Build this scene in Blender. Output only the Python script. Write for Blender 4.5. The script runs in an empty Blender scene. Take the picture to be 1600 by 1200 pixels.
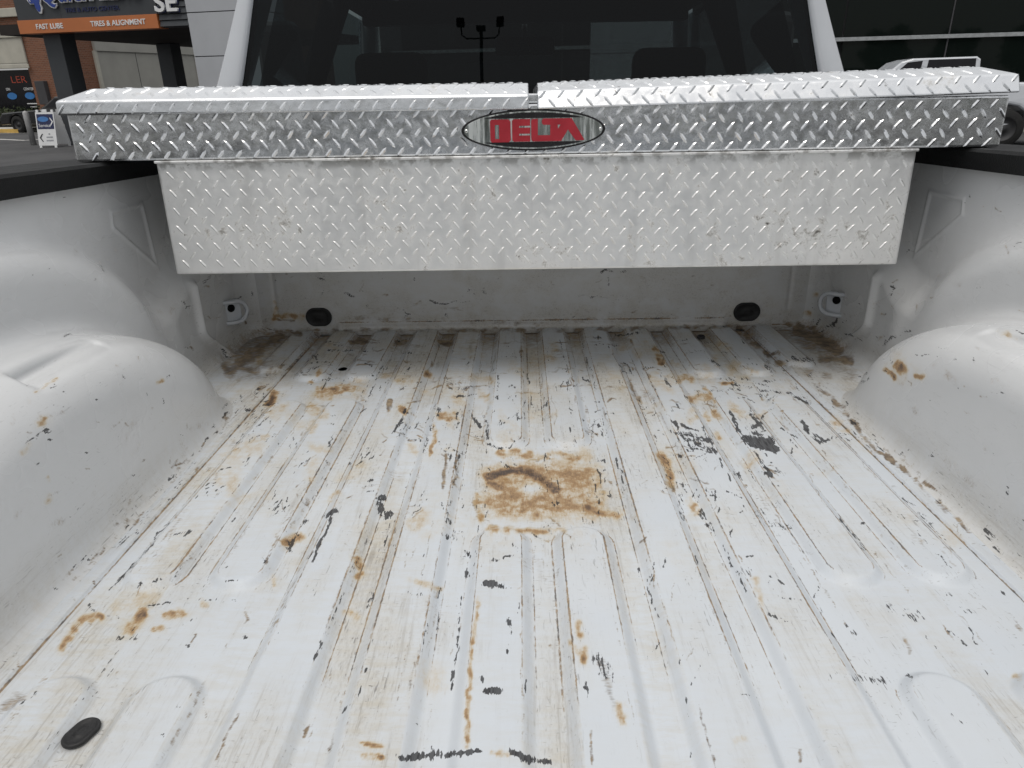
import bpy, bmesh, math, random
import numpy as np
from mathutils import Matrix, Vector

# ------------------------------------------------------------------ camera, sky, sun
R = math.radians
CAM_PITCH, CAM_YAW, CAM_ROLL = R(20.8206), R(0.98), R(0.998)
CAM_X, CAM_H = -0.0234, 0.5619        # in the truck's own frame (bed floor = 0)
RAKE, BED_Z = R(2.1), 0.97            # the truck sits nose down; bed floor height over the ground
FPX = 1110.0
SCN = bpy.context.scene
COL = SCN.collection
T = Matrix.Translation((0, 0, BED_Z)) @ Matrix.Rotation(-RAKE, 4, 'X')     # truck frame -> world
CAMROT = Matrix.Rotation(CAM_YAW, 4, 'Z') @ Matrix.Rotation(-CAM_PITCH, 4, 'X') @ Matrix.Rotation(CAM_ROLL, 4, 'Y')
cam = bpy.data.cameras.new('camera'); cam.sensor_width = 36; cam.lens = FPX / 1600 * 36
cam.clip_start = 0.02; cam.clip_end = 2000
cam_o = bpy.data.objects.new('camera', cam); COL.objects.link(cam_o)
cam_o.matrix_world = T @ Matrix.Translation((CAM_X, 0, CAM_H)) @ CAMROT @ Matrix.Rotation(R(90), 4, 'X')
SCN.camera = cam_o

SUN_EL, SUN_AZ = R(66), R(200)        # azimuth clockwise from +Y
w = bpy.data.worlds.new('World'); SCN.world = w; w.use_nodes = True
nt = w.node_tree; nt.nodes.clear()
sky = nt.nodes.new('ShaderNodeTexSky'); sky.sky_type = 'NISHITA'; sky.sun_disc = False
sky.sun_elevation = SUN_EL; sky.sun_rotation = SUN_AZ; sky.dust_density = 3.0; sky.air_density = 1.0
mixw = nt.nodes.new('ShaderNodeMix'); mixw.data_type = 'RGBA'; mixw.inputs[0].default_value = 0.85
# closed cloud cover: the standard overcast sky, three times as bright overhead as at the horizon
tcw = nt.nodes.new('ShaderNodeTexCoord'); sxyz = nt.nodes.new('ShaderNodeSeparateXYZ'); nt.links.new(tcw.outputs['Generated'], sxyz.inputs[0])
mrw = nt.nodes.new('ShaderNodeMapRange'); nt.links.new(sxyz.outputs[2], mrw.inputs[0])
for i_, v_ in ((1, 0), (2, 1), (3, .36), (4, 1.08)): mrw.inputs[i_].default_value = v_
scw = nt.nodes.new('ShaderNodeVectorMath'); scw.operation = 'SCALE'; scw.inputs[0].default_value = (10.15, 10.1, 9.95)
nt.links.new(mrw.outputs[0], scw.inputs['Scale']); nt.links.new(scw.outputs[0], mixw.inputs[7])
bgn = nt.nodes.new('ShaderNodeBackground'); bgn.inputs[1].default_value = 0.115
outw = nt.nodes.new('ShaderNodeOutputWorld')
nt.links.new(sky.outputs[0], mixw.inputs[6]); nt.links.new(mixw.outputs[2], bgn.inputs[0]); nt.links.new(bgn.outputs[0], outw.inputs[0])
sun = bpy.data.lights.new('sun', 'SUN'); sun.energy = 1.3; sun.angle = R(30); sun.color = (1.0, 0.95, 0.88)
sun_o = bpy.data.objects.new('sun', sun); COL.objects.link(sun_o)
sd = Vector((math.sin(SUN_AZ) * math.cos(SUN_EL), math.cos(SUN_AZ) * math.cos(SUN_EL), math.sin(SUN_EL)))
sun_o.rotation_euler = sd.to_track_quat('Z', 'Y').to_euler(); sun_o.location = (0, -8, 15)
SCN.view_settings.view_transform = 'Standard'; SCN.view_settings.look = 'None'
SCN.view_settings.gamma = 1; SCN.view_settings.use_curve_mapping = False
SCN.view_settings.exposure = -0.10
SCN.render.engine = 'CYCLES'
SCN.cycles.diffuse_bounces = 4; SCN.cycles.glossy_bounces = 3; SCN.cycles.max_bounces = 8

# ------------------------------------------------------------------ material helpers
class N:
    """small node-graph helper"""
    def __init__(s, name):
        s.m = bpy.data.materials.new(name); s.m.use_nodes = True
        s.t = s.m.node_tree; s.t.nodes.clear()
        s.out = s.t.nodes.new('ShaderNodeOutputMaterial')
    def n(s, typ, **kw):
        x = s.t.nodes.new(typ)
        for k, v in kw.items(): setattr(x, k, v)
        return x
    def put(s, sock, v):
        if v is None: return
        if isinstance(v, bpy.types.NodeSocket): s.t.links.new(v, sock)
        else:
            if isinstance(v, (tuple, list)) and len(v) == 3 and sock.type == 'RGBA': v = (*v, 1)
            sock.default_value = v
    def math(s, op, a, b=None, c=None, clamp=False):
        x = s.n('ShaderNodeMath', operation=op, use_clamp=clamp)
        for i, v in enumerate((a, b, c)): s.put(x.inputs[i], v)
        return x.outputs[0]
    def step(s, v, lo, hi, a=0.0, b=1.0):
        x = s.n('ShaderNodeMapRange', interpolation_type='SMOOTHSTEP')
        for i, q in enumerate((v, lo, hi, a, b)): s.put(x.inputs[i], q)
        return x.outputs[0]
    def mix(s, f, a, b, blend='MIX'):
        x = s.n('ShaderNodeMix', data_type='RGBA', blend_type=blend)
        s.put(x.inputs[0], f); s.put(x.inputs[6], a); s.put(x.inputs[7], b)
        return x.outputs[2]
    def coord(s, scale=(1, 1, 1), rot=(0, 0, 0), loc=(0, 0, 0), which='Object'):
        tc = s.n('ShaderNodeTexCoord'); mp = s.n('ShaderNodeMapping')
        mp.inputs['Scale'].default_value = scale; mp.inputs['Rotation'].default_value = rot; mp.inputs['Location'].default_value = loc
        s.t.links.new(tc.outputs[which], mp.inputs[0]); return mp.outputs[0]
    def noise(s, vec, scale, detail=3.0, rough=0.55, dist=0.0):
        x = s.n('ShaderNodeTexNoise'); s.put(x.inputs['Vector'], vec)
        x.inputs['Scale'].default_value = scale; x.inputs['Detail'].default_value = detail
        x.inputs['Roughness'].default_value = rough; x.inputs['Distortion'].default_value = dist
        return x.outputs[0]
    def ramp(s, f, stops):
        x = s.n('ShaderNodeValToRGB'); s.put(x.inputs[0], f)
        while len(x.color_ramp.elements) < len(stops): x.color_ramp.elements.new(0.5)
        for e, (p, c) in zip(x.color_ramp.elements, stops): e.position = p; e.color = (*c, 1)
        return x.outputs[0]
    def bump(s, h, strength=0.3, dist=0.01):
        x = s.n('ShaderNodeBump'); x.inputs['Strength'].default_value = strength; x.inputs['Distance'].default_value = dist
        s.put(x.inputs['Height'], h); return x.outputs[0]
    def bsdf(s, color, rough=0.5, metal=0.0, spec=0.5, normal=None, coat=0.0, **kw):
        b = s.n('ShaderNodeBsdfPrincipled')
        s.put(b.inputs['Base Color'], color); s.put(b.inputs['Roughness'], rough); s.put(b.inputs['Metallic'], metal)
        s.put(b.inputs['Specular IOR Level'], spec); s.put(b.inputs['Coat Weight'], coat)
        if normal is not None: s.put(b.inputs['Normal'], normal)
        for k, v in kw.items(): s.put(b.inputs[k], v)
        s.t.links.new(b.outputs[0], s.out.inputs[0]); return b

MATS = {}
def simple(name, color, rough=0.5, metal=0.0, spec=0.5, var=0.12, scale=6.0, bump=0.0, bscale=80.0, coat=0.0):
    """plain material with a little tonal and gloss variation"""
    if name in MATS: return MATS[name]
    g = N(name); v = g.coord()
    a = g.noise(v, scale, 5, 0.6)
    lo = tuple(c * (1 - var) for c in color); hi = tuple(min(1, c * (1 + var)) for c in color)
    c = g.mix(g.step(a, 0.3, 0.7), lo, hi)
    r = g.step(a, 0.3, 0.7, max(0, rough - 0.06), min(1, rough + 0.06))
    nrm = g.bump(g.noise(v, bscale, 3), bump, 0.01) if bump else None
    g.bsdf(c, r, metal, spec, nrm, coat)
    MATS[name] = g.m; return g.m

def worn_paint():
    """white bed paint; attributes carry where the marks are, noise gives their grain"""
    g = N('worn_white_paint')
    at = g.n('ShaderNodeAttribute', attribute_name='mk'); a2 = g.n('ShaderNodeAttribute', attribute_name='mk2')
    sp = g.n('ShaderNodeSeparateColor'); g.t.links.new(at.outputs['Color'], sp.inputs[0])
    sp2 = g.n('ShaderNodeSeparateColor'); g.t.links.new(a2.outputs['Color'], sp2.inputs[0])
    black, rust, brown, film = sp.outputs[0], sp.outputs[1], sp.outputs[2], at.outputs['Alpha']
    edge, speck = sp2.outputs[0], sp2.outputs[1]
    v = g.coord()
    vl = g.coord((1, .28, 1)); vx = g.coord((.25, 1, .6), rot=(0, 0, .12)); vs = g.coord((1, .09, 1))
    fine = g.noise(vl, 380, 2, .65); fine2 = g.noise(vx, 340, 2, .65); med = g.noise(v, 45, 4, .65)
    low = g.noise(v, 7, 2, .6); lowy = g.noise(vl, 13, 3, .62); streak = g.noise(vs, 330, 2, .6); xs = g.noise(vx, 90, 4, .75)
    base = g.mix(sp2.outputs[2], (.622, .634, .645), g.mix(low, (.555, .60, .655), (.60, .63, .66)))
    # cream film of old dirt, streaked along and across the bed
    ff = g.math('MULTIPLY', film, g.math('ADD', g.math('MULTIPLY', g.step(lowy, .36, .62), .62), g.math('MULTIPLY', g.step(xs, .38, .66), .5)))
    col = g.mix(g.math('MINIMUM', ff, .85), base, (.50, .465, .39))
    # grey rubbed haze
    hz = g.math('MULTIPLY', g.step(g.math('ADD', g.math('MULTIPLY', lowy, .5), g.math('MULTIPLY', fine, .5)), .50, .66), g.math('MULTIPLY', film, .62))
    col = g.mix(hz, col, (.36, .34, .31))
    sm = g.noise(g.coord((1, .045, 1)), 170, 3, .7)
    smf = g.math('MULTIPLY', g.step(sm, .53, .70), g.math('MULTIPLY', film, g.step(lowy, .38, .60, .12, .75)))
    col = g.mix(smf, col, (.27, .245, .21))
    # brown grime
    bf = g.step(g.math('ADD', brown, g.math('MULTIPLY', g.math('SUBTRACT', g.math('ADD', g.math('MULTIPLY', fine2, .5), g.math('MULTIPLY', med, .5)), .5), g.math('MINIMUM', g.math('MULTIPLY', brown, 5.0), 1.5))), .22, .80)
    col = g.mix(g.math('MULTIPLY', bf, .93), col, g.ramp(med, [(.3, (.06, .038, .024)), (.5, (.175, .125, .075)), (.72, (.36, .275, .17))]))
    # rust
    rf = g.math('MULTIPLY', rust, g.math('ADD', .50, g.math('MULTIPLY', g.step(g.math('ADD', g.math('MULTIPLY', med, .72), g.math('MULTIPLY', fine, .28)), .32, .68), .66)))
    col = g.mix(g.math('MULTIPLY', g.step(rf, .03, .46), .94), col, g.ramp(rf, [(0.05, (.56, .50, .38)), (.24, (.49, .375, .205)), (.46, (.33, .205, .095)), (.72, (.13, .075, .04)), (.95, (.05, .032, .022))]))
    # edge wear on the pressed ribs: thin broken dark lines
    ef = g.math('MULTIPLY', g.step(g.math('ADD', g.math('MULTIPLY', edge, .65), g.math('SUBTRACT', g.math('ADD', g.math('MULTIPLY', lowy, .75), g.math('MULTIPLY', fine, .55)), .65)), .42, .60), .9)
    col = g.mix(ef, col, g.ramp(med, [(.38, (.07, .06, .055)), (.55, (.28, .19, .10)), (.7, (.36, .32, .26))]))
    # random flecks and dashes
    patch = g.step(lowy, .44, .62)
    d1 = g.step(streak, .655, .70); d2 = g.step(fine2, .665, .71); d3 = g.step(fine, .70, .74)
    dd = g.math('MULTIPLY', g.math('MAXIMUM', g.math('MAXIMUM', d1, d2), d3), g.math('MULTIPLY', speck, g.math('ADD', .12, patch)), clamp=True)
    col = g.mix(g.math('MULTIPLY', dd, .85), col, (.10, .09, .085))
    # black rubbed paint and rubber marks
    kf = g.step(g.math('ADD', black, g.math('MULTIPLY', g.math('SUBTRACT', g.math('ADD', g.math('MULTIPLY', fine, .5), g.math('MULTIPLY', streak, .5)), .5), 3.4)), .44, .62)
    kf = g.math('MULTIPLY', kf, g.step(black, .05, .25))
    col = g.mix(g.math('MULTIPLY', kf, g.step(streak, .30, .62, 1.0, .88)), col, (.026, .026, .029))
    dirt = g.math('MAXIMUM', g.math('MAXIMUM', bf, g.step(rf, .06, .5)), kf)
    rough = g.math('ADD', g.math('ADD', g.math('MULTIPLY', dirt, .35), g.math('MULTIPLY', film, .18)), g.math('ADD', g.step(low, .3, .7, .22, .32), g.math('MULTIPLY', sp2.outputs[2], .20)))
    h = g.math('SUBTRACT', g.math('MULTIPLY', low, .5), g.math('MULTIPLY', dirt, .03))
    g.bsdf(col, rough, 0, .5, g.bump(g.math('ADD', low, g.math('MULTIPLY', fine, -.012)), .10, .03), .0)
    return g.m

def tread_alu(name, dirtamt=1.0, rough=.26, lo=(.72, .735, .755), hi=(.83, .84, .85)):
    g = N(name); v = g.coord(); vs = g.coord((.4, 1, 1.6))
    a = g.noise(v, 9, 5, .65, .3); b = g.noise(v, 55, 5, .7, .4); c = g.noise(vs, 260, 3, .6)
    col = g.mix(g.step(a, .35, .7), lo, hi)
    vert = g.noise(g.coord((1, 1, .12)), 26, 3, .6)
    blot = g.math('MULTIPLY', g.step(g.math('ADD', g.math('MULTIPLY', a, .5), g.math('MULTIPLY', b, .5)), .545, .66), .55 * dirtamt)
    col = g.mix(blot, col, (.40, .39, .37))
    spot = g.math('MULTIPLY', g.step(g.math('ADD', g.math('MULTIPLY', b, .7), g.math('MULTIPLY', g.noise(v, 5, 3), .3)), .615, .69), .8 * dirtamt)
    col = g.mix(spot, col, (.17, .16, .15))
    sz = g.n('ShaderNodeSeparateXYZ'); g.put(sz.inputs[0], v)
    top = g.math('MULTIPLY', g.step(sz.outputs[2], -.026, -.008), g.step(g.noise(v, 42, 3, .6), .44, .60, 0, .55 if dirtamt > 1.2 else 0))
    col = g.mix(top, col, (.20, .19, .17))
    col = g.mix(g.math('MULTIPLY', g.step(vert, .54, .68), .14 * dirtamt), col, (.50, .49, .47))
    r = g.math('ADD', g.math('ADD', g.step(b, .3, .75, rough - .05, rough + .15), g.math('MULTIPLY', blot, .4)), g.math('MULTIPLY', c, .08))
    g.bsdf(col, r, 1.0, .5, g.bump(g.math('ADD', g.math('MULTIPLY', g.noise(v, 11, 3), 1.0), g.math('MULTIPLY', b, .08)), .14, .02))
    return g.m

def glass(name, tint, rough=.0, refl=.5):
    """thin pane: clear tinted transmission plus a Fresnel reflection"""
    g = N(name)
    tr = g.n('ShaderNodeBsdfTransparent'); g.put(tr.inputs[0], tint)
    gl = g.n('ShaderNodeBsdfGlossy'); gl.inputs['Roughness'].default_value = rough; g.put(gl.inputs[0], (.95, .97, 1))
    fr = g.n('ShaderNodeFresnel'); fr.inputs[0].default_value = 1.45
    wv = g.noise(g.coord(), 2.5, 2); bn = g.bump(wv, .03, .02); g.put(gl.inputs['Normal'], bn)
    mx = g.n('ShaderNodeMixShader'); g.put(mx.inputs[0], g.math('MULTIPLY', fr.outputs[0], refl))
    g.t.links.new(tr.outputs[0], mx.inputs[1]); g.t.links.new(gl.outputs[0], mx.inputs[2]); g.t.links.new(mx.outputs[0], g.out.inputs[0])
    return g.m

def brick_mat():
    g = N('red_brick'); c0 = g.coord(); sx = g.n('ShaderNodeSeparateXYZ'); g.put(sx.inputs[0], c0)
    cb = g.n('ShaderNodeCombineXYZ'); g.put(cb.inputs[0], g.math('ADD', sx.outputs[0], sx.outputs[1])); g.put(cb.inputs[1], sx.outputs[2]); tc = cb.outputs[0]
    b = g.n('ShaderNodeTexBrick'); g.put(b.inputs['Vector'], tc)
    b.inputs['Scale'].default_value = 1.0; b.inputs['Brick Width'].default_value = .21; b.inputs['Row Height'].default_value = .075; b.inputs['Mortar Size'].default_value = .007
    g.put(b.inputs['Color1'], (.21, .085, .05)); g.put(b.inputs['Color2'], (.13, .055, .035)); g.put(b.inputs['Mortar'], (.22, .17, .14))
    c = g.mix(g.math('MULTIPLY', g.noise(g.coord(), 3, 4), .5), b.outputs[0], (.24, .115, .065))
    g.bsdf(c, .85, 0, .3, g.bump(b.outputs[1], .4, -.01)); return g.m

def asphalt_mat():
    g = N('asphalt'); v = g.coord()
    a = g.noise(v, .5, 5, .6); b = g.noise(v, 90, 3, .7); c = g.noise(g.coord((1, .2, 1)), 1.4, 4, .6)
    col = g.mix(g.step(a, .3, .7), (.048, .049, .052), (.075, .076, .079))
    col = g.mix(g.math('MULTIPLY', g.step(c, .45, .7), .4), col, (.10, .10, .10))
    col = g.mix(g.math('MULTIPLY', g.step(b, .5, .75), .4), col, (.14, .14, .14))
    g.bsdf(col, .82, 0, .35, g.bump(b, .4, .01)); return g.m

def leaf_mat(name, c1, c2):
    g = N(name)
    oi = g.noise(g.coord(), 3.0, 3)
    b = g.bsdf(g.mix(g.step(oi, .3, .7), c1, c2), .6, 0, .3); b.inputs['Transmission Weight'].default_value = 0
    return g.m

M_bed = worn_paint()
M_alu = tread_alu('tread_plate_aluminium', 1.0, .15); M_alu2 = tread_alu('tread_plate_aluminium_dull', 1.5, .38, (.80, .80, .79), (.91, .905, .885))
M_paint = simple('white_body_paint', (.54, .565, .60), .22, 0, .5, .04, 3, coat=.3)
M_plastic = simple('black_ribbed_plastic', (.010, .0105, .011), .55, 0, .18, .2, 14, .15, 300)
M_rubber = simple('black_rubber', (.018, .018, .019), .55, 0, .4, .25, 40, .2, 120)
M_dark = simple('dark_interior_cloth', (.009, .0095, .011), .8, 0, .15, .2, 20, .15, 200)
M_steel = simple('dull_frame_steel', (.03, .03, .032), .6, .3, .4)
M_chrome = simple('bright_metal', (.78, .79, .79), .16, 1, .5, .1, 20)
M_red = simple('red_lettering', (.34, .018, .03), .34, 0, .5, .1, 40)
M_ink = simple('gloss_black_enamel', (.012, .011, .012), .25, 0, .5, .1, 20)
M_tyre = simple('tyre_rubber', (.018, .018, .018), .8, 0, .3, .25, 12, .3, 60)
M_glass = glass('tinted_cab_glass', (.155, .19, .195), .0, .60)
M_wind = glass('windscreen_glass', (.80, .86, .85), .0, .6)
M_asph = asphalt_mat(); M_brick = brick_mat()
M_hole = simple('dark_hole', (.006, .006, .006), .9, 0, .1)

# ------------------------------------------------------------------ mesh helpers
def tag(o, label=None, cat=None, group=None, kind=None):
    if label: o['label'] = label
    if cat: o['category'] = cat
    if group: o['group'] = group
    if kind: o['kind'] = kind
    return o
def empty(name, mat, label=None, cat=None, group=None):
    o = bpy.data.objects.new(name, None); COL.objects.link(o); o.matrix_world = mat
    o.empty_display_size = .2
    return tag(o, label, cat, group)
def link(name, me, mat, parent=None, smooth=False, kind=None):
    if mat and not me.materials: me.materials.append(mat)
    if smooth: me.polygons.foreach_set('use_smooth', [True] * len(me.polygons))
    o = bpy.data.objects.new(name, me); COL.objects.link(o)
    if parent: o.parent = parent
    if kind: o['kind'] = kind
    return o
def pyobj(name, vs, fs, mat, parent=None, smooth=False, kind=None):
    me = bpy.data.meshes.new(name); me.from_pydata([tuple(v) for v in vs], [], fs); me.update()
    return link(name, me, mat, parent, smooth, kind)
def bmobj(name, bm, mat, parent=None, smooth=False, kind=None):
    me = bpy.data.meshes.new(name); bmesh.ops.recalc_face_normals(bm, faces=bm.faces[:]); bm.to_mesh(me); bm.free()
    return link(name, me, mat, parent, smooth, kind)
def add_box(bm, x0, x1, y0, y1, z0, z1, bev=0.0, seg=2):
    r = bmesh.ops.create_cube(bm, size=1)
    for v in r['verts']:
        v.co = Vector((x0 + (v.co.x + .5) * (x1 - x0), y0 + (v.co.y + .5) * (y1 - y0), z0 + (v.co.z + .5) * (z1 - z0)))
    if bev > 0:
        es = list({e for v in r['verts'] for e in v.link_edges})
        bmesh.ops.bevel(bm, geom=es, offset=bev, segments=seg, affect='EDGES', profile=.6)
def box(name, x0, x1, y0, y1, z0, z1, mat, parent=None, bev=0.0, seg=2):
    bm = bmesh.new(); add_box(bm, x0, x1, y0, y1, z0, z1, bev, seg); return bmobj(name, bm, mat, parent)
def extrude(name, pts, d0, d1, mat, parent=None, axis='X', bev=0.0, smooth=False):
    """closed 2-D outline (a,b) extruded along an axis from d0 to d1"""
    f = {'X': lambda a, b, d: (d, a, b), 'Y': lambda a, b, d: (a, d, b), 'Z': lambda a, b, d: (a, b, d)}[axis]
    bm = bmesh.new()
    v0 = [bm.verts.new(f(a, b, d0)) for a, b in pts]; v1 = [bm.verts.new(f(a, b, d1)) for a, b in pts]
    n = len(pts)
    for i in range(n): bm.faces.new((v0[i], v0[(i + 1) % n], v1[(i + 1) % n], v1[i]))
    c0 = bm.faces.new(v0); c1 = bm.faces.new(list(reversed(v1)))
    bmesh.ops.recalc_face_normals(bm, faces=bm.faces[:])
    if bev:
        es = list(set(c0.edges) | set(c1.edges)); bmesh.ops.bevel(bm, geom=es, offset=bev, segments=3, affect='EDGES', profile=.6)
    bmesh.ops.triangulate(bm, faces=[x for x in bm.faces if len(x.verts) > 4])
    return bmobj(name, bm, mat, parent, smooth)
def lathe(name, prof, mat, parent=None, n=40, axis='X', loc=(0, 0, 0), smooth=True):
    """profile (radius, along) turned round an axis"""
    vs, fs = [], []; k = len(prof)
    for i in range(n):
        a = 2 * math.pi * i / n; c, s = math.cos(a), math.sin(a)
        for r_, h in prof:
            p = (h, r_ * c, r_ * s) if axis == 'X' else ((r_ * c, r_ * s, h) if axis == 'Z' else (r_ * c, h, r_ * s))
            vs.append((p[0] + loc[0], p[1] + loc[1], p[2] + loc[2]))
    for i in range(n):
        for j in range(k - 1):
            a, b = i * k + j, ((i + 1) % n) * k + j
            fs.append((a, b, b + 1, a + 1))
    bm = bmesh.new(); bv = [bm.verts.new(v) for v in vs]
    for f in fs:
        bm.faces.new([bv[q] for q in f])
    bmesh.ops.remove_doubles(bm, verts=bm.verts[:], dist=1e-5)
    return bmobj(name, bm, mat, parent, smooth)
def tube(name, pts, rad, mat, parent=None, n=10):
    pts = [Vector(p) for p in pts]; rads = rad if isinstance(rad, (list, tuple)) else [rad] * len(pts)
    vs, fs = [], []
    up = Vector((0.13, .27, .95))
    for i, p in enumerate(pts):
        d = (pts[min(i + 1, len(pts) - 1)] - pts[max(i - 1, 0)]).normalized()
        a = d.cross(up).normalized(); b = d.cross(a).normalized()
        for k in range(n):
            t = 2 * math.pi * k / n; vs.append(p + (a * math.cos(t) + b * math.sin(t)) * rads[i])
    for i in range(len(pts) - 1):
        for k in range(n): fs.append((i * n + k, i * n + (k + 1) % n, (i + 1) * n + (k + 1) % n, (i + 1) * n + k))
    fs.append(tuple(range(n - 1, -1, -1))); fs.append(tuple(range((len(pts) - 1) * n, len(pts) * n)))
    return pyobj(name, vs, fs, mat, parent, True)
def text(name, s, size, loc, mat, parent, depth=.02, shear=0.0, width=None, bold=0.0, rot=(R(90), 0, 0), align='LEFT'):
    cu = bpy.data.curves.new('lettering', 'FONT'); cu.body = s; cu.size = size; cu.extrude = depth; cu.shear = shear; cu.offset = bold
    cu.align_x = align; cu.resolution_u = 3
    o = bpy.data.objects.new('lettering', cu); COL.objects.link(o)
    dg = bpy.context.evaluated_depsgraph_get(); me = bpy.data.meshes.new_from_object(o.evaluated_get(dg))
    bpy.data.objects.remove(o); bpy.data.curves.remove(cu)
    me.name = name; me.materials.clear()
    if width:
        xs = [v.co.x for v in me.vertices]; k = width / (max(xs) - min(xs))
        for v in me.vertices: v.co.x *= k
    t = link(name, me, mat, parent); t.location = loc; t.rotation_euler = rot
    return t
def sheet2d(name, loops, d, thick, mat, parent, axis='Y', off=0.0):
    """flat shape with holes, from closed loops, given a thickness"""
    cu = bpy.data.curves.new('shape', 'CURVE'); cu.dimensions = '2D'; cu.fill_mode = 'BOTH'; cu.extrude = thick / 2; cu.offset = off
    for lp in loops:
        sp = cu.splines.new('POLY'); sp.points.add(len(lp) - 1); sp.use_cyclic_u = True
        for q, (a, b) in zip(sp.points, lp): q.co = (a, b, 0, 1)
    o = bpy.data.objects.new('shape', cu); COL.objects.link(o)
    dg = bpy.context.evaluated_depsgraph_get(); me = bpy.data.meshes.new_from_object(o.evaluated_get(dg))
    bpy.data.objects.remove(o); bpy.data.curves.remove(cu); me.materials.clear()
    for v in me.vertices:
        x, y, z = v.co
        v.co = (x, d - z, y) if axis == 'Y' else (x, y, d + z)
    return link(name, me, mat, parent)
def sstep(e0, e1, x):
    t = np.clip((x - e0) / (e1 - e0), 0, 1); return t * t * (3 - 2 * t)
def gridmesh(name, P, mat, parent, flip=False, attrs=None, keep=None):
    """P: (n,m,3) array of points -> quad sheet with smooth shading"""
    n, m = P.shape[:2]
    me = bpy.data.meshes.new(name)
    idx = np.arange(n * m).reshape(n, m)
    q = np.stack([idx[:-1, :-1], idx[1:, :-1], idx[1:, 1:], idx[:-1, 1:]], -1).reshape(-1, 4)
    if flip: q = q[:, ::-1]
    if keep is not None: q = q[keep[:-1, :-1].reshape(-1)]
    me.vertices.add(n * m); me.vertices.foreach_set('co', P.reshape(-1).astype(np.float32))
    me.loops.add(q.size); me.loops.foreach_set('vertex_index', q.reshape(-1).astype(np.int32))
    me.polygons.add(len(q)); me.polygons.foreach_set('loop_start', np.arange(0, q.size, 4, dtype=np.int32))
    me.polygons.foreach_set('loop_total', np.full(len(q), 4, dtype=np.int32))
    me.polygons.foreach_set('use_smooth', np.ones(len(q), dtype=bool))
    me.update(calc_edges=True)
    if attrs:
        for k, a in attrs.items():
            at = me.attributes.new(k, 'FLOAT_COLOR', 'POINT'); at.data.foreach_set('color', a.reshape(-1).astype(np.float32))
    return link(name, me, mat, parent)

# ------------------------------------------------------------------ where the marks on the bed lie (photo pixels -> bed surface)
CR = np.array(CAMROT.to_3x3())
def pix(P):
    q = (P - np.array([CAM_X, 0, CAM_H])) @ CR
    return 800 + FPX * q[..., 0] / q[..., 1], 600 - FPX * q[..., 2] / q[..., 1]
K, U, B = 0, 1, 2      # black scuff, rust, brown grime
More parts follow.
